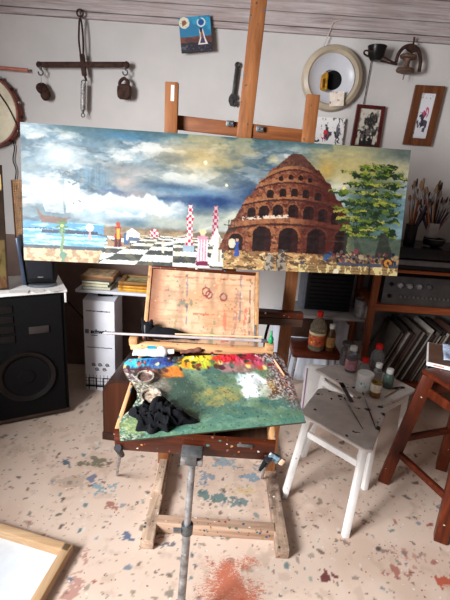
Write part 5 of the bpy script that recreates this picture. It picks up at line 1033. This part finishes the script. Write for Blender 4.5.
stool('white_stool', 'white-legged stool with paint-flecked grey seat at the right of the palette', q1, 0.45, [(0.37, -1.30), (0.52, -0.96), (0.81, -1.20), (0.63, -1.52)], 0.018, M_greytop, M_white, 0.029, 0.80, 0.040, None, 0.025, 0.035)
q2 = [(0.60, -0.62), (0.92, -0.43), (1.17, -0.80), (0.86, -1.045)]
stool('bottle_stool', 'low grey-topped stool crowded with bottles and jars behind the front white stool', q2, 0.40, [(0.62, -0.63), (0.90, -0.45), (1.13, -0.80), (0.84, -0.98)], 0.018, M_greytop, M_white, 0.030, 0.82, 0.045)
# right-hand wooden stool
A_, B_, C_, D_ = (0.94, -1.12), (1.08, -1.50), (1.46, -1.36), (1.32, -0.98); cc = V(1.2, -1.24, 0)
q3 = [tuple((cc+(V(x, y, 0)-cc)*0.78).xy) for x, y in (A_, B_, C_, D_)]
stool('tall_wooden_stool', 'tall red-brown wooden stool with splayed square legs at the right edge', q3, 0.70, [A_, B_, C_, D_], 0.022, M_red, M_red, 0.058, 0.84, 0.06, [0.30, 0.42, 0.30, 0.42])
za = 0.702; pA = PZ(427, 362, 0.72); dAB = V(0.91, -0.40, 0); dAD = V(0.40, 0.91, 0)
t_ = thing('white_edged_board', 'brown board with white edge lying on the tall wooden stool', 'board', (pA.x, pA.y, za))
b = NB(); prism(b, [V(0, 0, 0), dAB*0.34, dAB*0.34+dAD*0.30, dAD*0.30], V(0, 0, 0.018)); obj('edge_body', b, M_white, t_, smooth=False)
b = NB(); prism(b, [dAB*0.006+dAD*0.006+V(0, 0, 0.0182), dAB*0.334+dAD*0.006+V(0, 0, 0.0182), dAB*0.334+dAD*0.294+V(0, 0, 0.0182), dAB*0.006+dAD*0.294+V(0, 0, 0.0182)], V(0, 0, 0.0015)); obj('brown_surface', b, plain('brown_board', (98, 70, 56), 0.6), t_, smooth=False)
b = NB(); fr = Matrix.Translation(dAB*0.055+V(0, 0, 0.009)-dAD*0.0006) ; box(b, dAB*0.055+V(0, 0, 0.009)-dAD*0.0006, (0.05, 0.001, 0.007), Matrix((dAB, dAD, V(0, 0, 1))).transposed()); obj('edge_print', b, plain('red_print', (190, 120, 110), 0.6), t_)
b = NB(); n = 14; g = [[b.verts.new(dAB*(0.075+0.24*i/n)+dAD*(0.05+0.24*j/n)+V(0, 0, 0.0235+0.010*(0.5+0.5*math.sin(i*0.8+j*0.5)))) for i in range(n+1)] for j in range(n+1)]
for j in range(n):
    for i in range(n): b.faces.new((g[j][i], g[j][i+1], g[j+1][i+1], g[j+1][i]))
o = obj('printed_leaflet', b, plain('blue_print_paper', (172, 186, 212), 0.6, 0, 0.15, 60, 0, (90, 0.5, [(110, 130, 180), (220, 220, 230), (130, 150, 190)], 1.0, 0.6))); o.location = (pA.x, pA.y, za); mo = o.modifiers.new('s', 'SOLIDIFY'); mo.thickness = 0.001; tag(o, 'crinkled pale blue printed leaflet on the white-edged board', 'leaflet')
# things lying on the front stool
def stick_brush(label, a_, c_, hm, fer=0.16, bristle=plain('dark_bristle', (60, 44, 34), 0.8), r=0.0035, name='paint_brush', group=None):
    t_ = thing(name, label, 'brush', a_, (0, 0, 0), group); d = c_-a_
    b = NB(); tube(b, [V(0, 0, 0), d*0.35, d*(1-fer-0.08)], r, 8, 0, [r*0.45, r*1.1, r*0.9]); obj('handle', b, hm, t_)
    b = NB(); tube(b, [d*(1-fer-0.08), d*(1-0.08)], r*1.05, 8); obj('ferrule', b, M_steel, t_)
    b = NB(); tube(b, [d*(1-0.08), d*0.96, d], r, 8, 0, [r*1.1, r*1.3, r*0.3]); obj('bristles', b, bristle, t_)
    return t_
zq = 0.4545
stick_brush('pale-handled brush lying on the left half of the front stool seat', PZ(363, 429, zq), PZ(344, 397, zq), plain('olive_handle', (130, 128, 90), 0.4), 0.4)
stick_brush('dark-handled brush lying nearest the right edge of the front stool seat', PZ(376, 429, zq), PZ(362.5, 392, zq), plain('brown_handle', (80, 50, 34), 0.4), 0.4)
o0 = PZ(341, 383, 0.4525); t_ = thing('metal_ruler', 'thin grey metal ruler lying at the back of the front stool seat', 'ruler', o0); b = NB(); beam(b, V(0, 0, 0), PZ(352, 402, 0.4525)-o0, 0.022, 0.002, (0, 0, 1), 0); obj('blade', b, M_dsteel, t_)
b = NB(); beam(b, V(0, 0, 0.002), (PZ(352, 402, 0.4525)-o0)*0.25+V(0, 0, 0.002), 0.026, 0.004, (0, 0, 1), 0.001); obj('end_tape', b, M_black, t_)
# bottles on the low stool
zb = 0.401
def at(px, py): return PZ(px, py, zb)
bottle('white_jar', 'wide white jar with blue mark at the front of the low stool', at(363, 390), [(0, 0), (0.042, 0), (0.045, 0.005), (0.045, 0.085), (0.047, 0.09), (0.047, 0.108), (0.044, 0.112), (0, 0.112)], M_whitecap, 0.01, 0, 0, None, [(0.0456, 0.03, 0.072, plain('teal_print', (206, 216, 220), 0.5, 0, 0.1, 50, 0, (60, 0.5, [(40, 60, 130), (70, 140, 150)], 1.0, 0.45)))], cat='jar')
bottle('amber_jar', 'small glass with yellow liquid and cream label right of the white jar', at(374.5, 396), [(0, 0), (0.028, 0), (0.030, 0.004), (0.030, 0.092), (0.028, 0.092), (0.028, 0.006), (0, 0.006)], glass('amber_cup', (226, 196, 130)), 0.01, 0, 0, None, [(0.0306, 0.035, 0.082, plain('cream_label', (212, 200, 180), 0.6, 0, 0.1, 50, 0, (60, 0.5, [(90, 70, 70)], 1.0, 0.4)))], (0.027, 0.035, plain('yellow_liquid', (186, 140, 50), 0.2)), cat='jar')
bottle('green_bottle', 'grey-green bottle with white cap, rightmost on the low stool', at(387, 387), P_body(0.030, 0.105, 0.016, 0.10), G_greenb, 0.020, 0.092, 0.026, M_whitecap)
bottle('clear_bottle', 'small clear bottle with white cap between white jar and green bottle', at(376, 382), P_body(0.027, 0.11, 0.015, 0.108), G_clear, 0.019, 0.10, 0.024, M_whitecap)
bottle('clear_bottle', 'round-shouldered clear bottle with pink label and white cap left on the low stool', at(350, 371), P_body(0.036, 0.155, 0.018, 0.15), G_clear, 0.022, 0.145, 0.026, M_whitecap, [(0.0366, 0.02, 0.085, plain('pink_label', (186, 132, 140), 0.6, 0, 0.2, 40))])
bottle('clear_bottle', 'short clear bottle with red cap behind the white jar', at(363, 375), P_body(0.032, 0.10, 0.016, 0.098), G_clear, 0.020, 0.09, 0.024, M_redcap, (), (0.029, 0.03, plain('brown_liquid', (86, 56, 30), 0.3)))
bottle('clear_bottle', 'tall clear bottle with red cap at the back of the low stool', at(375, 370.5), P_body(0.041, 0.165, 0.016, 0.16), G_clear, 0.021, 0.152, 0.030, M_redcap)
bottle('glass_jar', 'clear preserving jar with metal lid behind the pink-labelled bottle', at(345, 364), P_body(0.040, 0.15, 0.034, 0.14), G_clear, 0.037, 0.138, 0.016, M_dsteel, cat='jar')
t_ = stick_brush('thin brown brush lying by the jars at the front of the low stool', at(384, 398)+V(0, 0, 0.005), at(402, 388)+V(0, 0, 0.005), plain('tan_handle', (150, 110, 50), 0.4), 0.3)
o = thing('palette_knife', 'dark flat palette knife lying at the right of the low stool', 'knife', at(394, 389.0)+V(0, 0, 0.002)); b = NB(); beam(b, V(0, 0, 0.003), at(404, 388)-at(394, 389.0)+V(0, 0, 0.003), 0.02, 0.005, (0, 0, 1), 0.002); obj('handle', b, M_case, o)
b = NB(); beam(b, V(-0.06, 0.02, 0.001), V(0, 0, 0.001), 0.012, 0.0015, (0, 0, 1), 0); obj('blade', b, M_dsteel, o)

# ------------------------------------------------------------------ bookcase at right
FY = -0.39; x0 = 0.965; x1 = 1.95
t_ = thing('bookcase', 'red-brown open bookcase against the back wall at the right edge', 'bookcase', (x0, FY, 0))
zr = PY(400, 308, FY).z; ztp = PY(400, 270, FY).z; zbm = PY(400, 384, FY).z
for x in (0.0, x1-x0):
    for y in (0.0, 0.33): 
        b = NB(); box(b, (x, y, ztp/2), (0.042, 0.04, ztp), None, 0.003); obj('post', b, M_shelfwood, t_)
def shelf_b(z, h_): 
    b = NB(); box(b, ((x1-x0)/2, 0.165, z), (x1-x0+0.03, 0.375, h_), None, 0.003); return obj('shelf_board', b, M_shelfwoodx, t_)
shelf_b(zr, 0.045); shelf_b(ztp-0.005, 0.02); shelf_b(zbm-0.01, 0.05); 
b = NB(); box(b, ((x1-x0)/2, 0.355, zr/2+0.2), (x1-x0, 0.01, zr-0.35)); lab(obj('back_panel', b, plain('grey_back_panel', (112, 108, 106), 0.8), t_), 'grey back panel')
# amplifier
t_ = thing('stereo_amplifier', 'dark stereo amplifier with round knobs inside the top bay of the bookcase', 'amplifier', (x0+0.44, FY+0.15, zr+0.024))
ah = ztp-zr-0.024-0.02-0.02
b = NB(); box(b, (0, 0, ah/2), (0.78, 0.30, ah), None, 0.006); obj('chassis', b, plain('dark_chassis', (34, 30, 30), 0.5, 0.1), t_)
b = NB(); box(b, (0, -0.153, ah/2), (0.78, 0.008, ah), None, 0.003); fp = obj('face_plate', b, plain('face_plate', (74, 70, 70), 0.4, 0.4, 0.1), t_)
for k in range(4):
    b = NB(); x = -0.29+k*0.06; cyl(b, (x, -0.157, ah*0.70), (x, -0.178, ah*0.70), 0.018, 0.016, 20); obj('knob', b, M_steel if k < 3 else M_dsteel, t_)
for z in (0.3, 0.72):
    b = NB(); cyl(b, (-0.345, -0.157, ah*z), (-0.345, -0.168, ah*z), 0.013, 0.012, 16); obj('push_button', b, M_blackm, t_)
for k in range(15):
    b = NB(); x = -0.27+k*0.028; box(b, (x, -0.160, ah*0.3), (0.012, 0.01, 0.016), None, 0.002); obj('push_button', b, M_dsteel, t_)
b = NB(); cyl(b, (0.26, -0.157, ah*0.5), (0.26, -0.185, ah*0.5), 0.035, 0.032, 24); obj('volume_knob', b, M_dsteel, t_)
# record deck on top
zt2 = ztp+0.006; dz = PY(400, 247, FY-0.02).z-zt2
t_ = thing('record_player', 'wide black record player with grey front strip on top of the bookcase', 'record player', (x0+0.44, FY+0.16, zt2))
b = NB(); box(b, (0.02, 0, dz*0.25), (0.90, 0.34, dz*0.5-0.006), None, 0.004); obj('plinth', b, M_black, t_)
b = NB(); box(b, (0.02, -0.173, dz*0.33), (0.90, 0.006, dz*0.22), None, 0.002); lab(obj('front_strip', b, plain('grey_strip', (104, 98, 98), 0.5, 0.2), t_), 'grey front strip')
b = NB(); box(b, (0.02, 0, dz*0.75), (0.90, 0.34, dz*0.5-0.004), None, 0.006); obj('dust_cover', b, plain('smoked_cover', (34, 30, 32), 0.25), t_)
ztop = zt2+dz
# leaning record sleeves / boards
ORD = 'first second third fourth fifth sixth seventh eighth ninth tenth eleventh twelfth thirteenth fourteenth fifteenth sixteenth seventeenth eighteenth nineteenth twentieth twenty-first twenty-second twenty-third twenty-fourth twenty-fifth twenty-sixth'.split()
rng = random.Random(3); xs_ = x0+0.09; Z0 = zbm+0.017; cols = [(74, 66, 60), (46, 36, 33), (124, 114, 106), (34, 28, 27), (88, 74, 66), (142, 134, 128), (48, 38, 36), (66, 44, 36)]
lean = 0.36; avail = zr-0.0225-Z0
for k in range(26):
    th = rng.choice([0.004, 0.006, 0.009, 0.014]); h_ = min(avail/math.cos(lean)-0.03, 0.42)-rng.uniform(0.0, 0.05); d_ = rng.uniform(0.28, 0.31); c = cols[k % 8]
    if xs_ > x0+0.50: break
    lbl = '%s %s board, %s from the left among those leaning in the bookcase' % ('thin' if th < 0.008 else 'thick', ['brown-grey', 'dark brown', 'light grey', 'blackish', 'brown', 'pale grey', 'deep brown', 'reddish brown'][k % 8], ORD[k])
    b = NB(); box(b, (th/2, d_/2, h_/2), (th, d_, h_), None, 0.001); o = obj('leaning_board', b, plain('board_%d' % (k % 8), c, 0.7, 0, 0.15, 20)); o.location = (xs_, FY+0.0+rng.uniform(0, 0.02), Z0+0.007); o.rotation_euler = (0, lean, 0)
    tag(o, lbl, 'board', 'boards leaning in the bookcase'); xs_ += th/math.cos(lean)+rng.uniform(0.003, 0.009)
t_ = thing('plastic_sleeve', 'crinkled white plastic sleeve at the right end of the leaning boards', 'sleeve', (xs_+0.004, FY-0.0, Z0+0.012), (0, lean, 0))
b = NB(); box(b, (0.012, 0.14, 0.19), (0.022, 0.28, 0.36), None, 0.006); obj('sleeve_body', b, plain('plastic_white', (186, 190, 202), 0.3, 0, 0.15, 30, 0.4), t_)
b = NB(); tube(b, [V(0.0, -0.003, 0.20), V(0.024, -0.003, 0.17)], 0.002, 6); obj('black_tie', b, M_blackm, t_)
xs_ += 0.045
for k in range(4):
    th = 0.014; b = NB(); box(b, (th/2, 0.14, 0.19), (th, 0.28, 0.37), None, 0.001); o = obj('leaning_board', b, plain('board_%d' % (k*2 % 8), cols[k*2 % 8], 0.7, 0, 0.15, 20)); o.location = (xs_, FY+0.01, Z0+0.008); o.rotation_euler = (0, lean, 0); tag(o, ORD[k]+' dark board to the right of the white plastic sleeve in the bookcase', 'board', 'boards right of the sleeve'); xs_ += 0.026
# ------------------------------------------------------------------ brushes in cups on the record player
def cup(label, px, py, r, h_, mt, Y=FY+0.08, name='brush_cup'):
    d_ = PY(px, py, Y); t_ = thing(name, label, 'cup', (d_.x, Y, ztop+0.001)); b = NB(); lathe(b, [(0, 0), (r*0.92, 0), (r, 0.006), (r*1.03, h_), (r*0.95, h_), (r*0.9, 0.01), (0, 0.01)], seg=30); obj('cup_body', b, mt, t_); return V(d_.x, Y, ztop+0.001), t_
cA, ta = cup('grey-white cylindrical cup full of brushes on the record player', 429, 246, 0.036, 0.15, plain('grey_cup', (150, 146, 146), 0.5))
b = NB(); lathe(b, [(0.0412, 0.012), (0.0425, 0.03), (0.0425, 0.055), (0.0415, 0.06)], seg=30); obj('dark_band', b, M_blackm, ta)
cB, tb_ = cup('dark cup of brushes just right of the wide painting', 408, 246, 0.036, 0.13, M_black, FY+0.10)
protos = []
brc = [('reddish-handled', (110, 40, 30)), ('dark-handled', (38, 30, 28)), ('tan-handled', (150, 104, 70)), ('blue-handled', (40, 56, 90))]
M_br1 = plain('pale_bristle', (132, 106, 84), 0.8); M_br2 = plain('dark_bristle', (60, 44, 34), 0.8)
for k, (nm, c) in enumerate(brc):
    t_ = thing('paint_brush', 'x', 'brush'); hm = plain('handle_%d' % k, c, 0.35)
    b = NB(); tube(b, [V(0, 0, 0), V(0, 0, 0.12), V(0, 0, 0.25)], 0.004, 8, 0, [0.002, 0.0048, 0.004]); obj('handle', b, hm, t_)
    b = NB(); tube(b, [V(0, 0, 0.25), V(0, 0, 0.30)], 0.0046, 8, 0, [0.0042, 0.0058]); obj('ferrule', b, M_steel, t_)
    b = NB(); w_ = 1.0 if k % 2 else 1.6; tube(b, [V(0, 0, 0.30), V(0, 0, 0.318), V(0, 0, 0.342)], 0.006, 8, 0, [0.0058, 0.0068*w_, 0.002*w_*2]); obj('bristles', b, M_br1 if k in (0, 2) else M_br2, t_)
    protos.append(t_)
used = set(); rng = random.Random(11)
def place_brush(k, c, h_, cupname, tx, ty, L):
    base_ = V(c.x-tx*0.022, c.y-ty*0.02, c.z+0.012); d = V(tx, ty, 1.0).normalized()
    pr0 = protos[k]
    if k in used:
        r_ = pr0.copy(); COL.objects.link(r_)
        for ch in list(pr0.children): q = ch.copy(); COL.objects.link(q); q.parent = r_
    else: r_ = pr0; used.add(k)
    r_.location = base_; r_.rotation_mode = 'QUATERNION'; r_.rotation_quaternion = d.to_track_quat('Z', 'Y'); r_.scale = (1, 1, L/0.342)
    r_['label'] = brc[k][0]+' brush standing bristles up in the '+cupname; r_['category'] = 'brush'; r_['group'] = brc[k][0]+' brushes in the '+cupname
for i in range(26): place_brush(i % 4, cA, 0.15, 'grey-white cup', rng.uniform(-0.45, 0.55), rng.uniform(-0.2, 0.35), rng.uniform(0.27, 0.41))
for i in range(17): place_brush(i % 4, cB, 0.13, 'dark cup', rng.uniform(-0.12, 0.42), rng.uniform(-0.25, 0.25), rng.uniform(0.27, 0.41))
p = PY(439, 246, FY-0.005); t_ = thing('black_bowl', 'small black bowl right of the brush cup', 'bowl', (p.x, FY+0.07, ztop+0.001)); b = NB(); lathe(b, [(0, 0), (0.035, 0), (0.058, 0.02), (0.066, 0.05), (0.062, 0.05), (0.05, 0.02), (0, 0.012)], seg=30); obj('bowl_body', b, M_black, t_)
b = NB(); lathe(b, [(0.062, 0.05), (0.069, 0.051), (0.069, 0.055), (0.062, 0.054)], seg=30); obj('bowl_rim', b, M_dsteel, t_)
p = PY(452, 246, FY+0.12); t_ = thing('desk_lamp_head', 'dark rounded box at the right edge on the record player', 'box', (p.x+0.09, FY+0.14, ztop+0.001)); b = NB(); box(b, (0, 0, 0.09), (0.12, 0.12, 0.18), None, 0.02); obj('box_body', b, M_black, t_); b = NB(); box(b, (0, -0.062, 0.10), (0.08, 0.004, 0.10), None, 0.002); obj('front_panel', b, M_dsteel, t_)
t_.name = 'dark_box'

# ------------------------------------------------------------------ upturned canvas at the lower left
t_ = thing('upturned_canvas', 'white canvas on a pale wooden stretcher lying face down at the lower left', 'canvas', PZ(73, 553, 0.0)); o0 = PZ(73, 553, 0.045); o0.z = 0
da = V(-0.97, 0.235, 0).normalized(); db = V(-0.13, -0.99, 0).normalized(); M_str = wood('stretcher_wood', (184, 146, 108), (222, 190, 152), 0, 8, 0.6); M_str2 = wood('stretcher_wood_side', (184, 146, 108), (222, 190, 152), 1, 8, 0.6)
b = NB(); beam(b, da*0.0-V(0, 0, -0.026)+db*0.018, da*0.95+V(0, 0, 0.026)+db*0.018, 0.036, 0.042, (0, 0, 1)); obj('stretcher_bar', b, M_str, t_)
b = NB(); beam(b, db*0.0+V(0, 0, 0.026)+da*0.018, db*0.9+V(0, 0, 0.026)+da*0.018, 0.036, 0.042, (0, 0, 1)); obj('stretcher_bar', b, M_str2, t_)
b = NB(); beam(b, db*0.9+V(0, 0, 0.026), db*0.9+da*0.95+V(0, 0, 0.026), 0.036, 0.042, (0, 0, 1)); obj('stretcher_bar', b, M_str, t_)
b = NB(); beam(b, da*0.94+V(0, 0, 0.026), db*0.9+da*0.94+V(0, 0, 0.026), 0.036, 0.042, (0, 0, 1)); obj('stretcher_bar', b, M_str2, t_)
b = NB(); prism(b, [V(0, 0, 0.002), da*0.95, da*0.95+db*0.9, db*0.9][0:1]+[da*0.95+V(0, 0, 0.002), da*0.95+db*0.9+V(0, 0, 0.002), db*0.9+V(0, 0, 0.002)], V(0, 0, 0.004)); obj('canvas_back', b, plain('raw_white_canvas', (226, 232, 238), 0.8, 0, 0.02, 20, 0.1), t_, smooth=False)
b = NB(); pts = [V(0.245, -1.19, 0.87), V(0.235, -1.17, 0.76), V(0.25, -1.15, 0.62), V(0.235, -1.12, 0.4), V(0.22, -1.10, 0.13)]
pts = [p+V(-0.02, 0.09, 0) for p in pts]; tube(b, smoothpts([p-pts[0] for p in pts]), 0.007, 8); o = obj('hanging_cable', b, M_blackm); o.location = pts[0]; tag(o, 'thick black cable hanging behind the sketch box beside the right easel upright', 'cable')
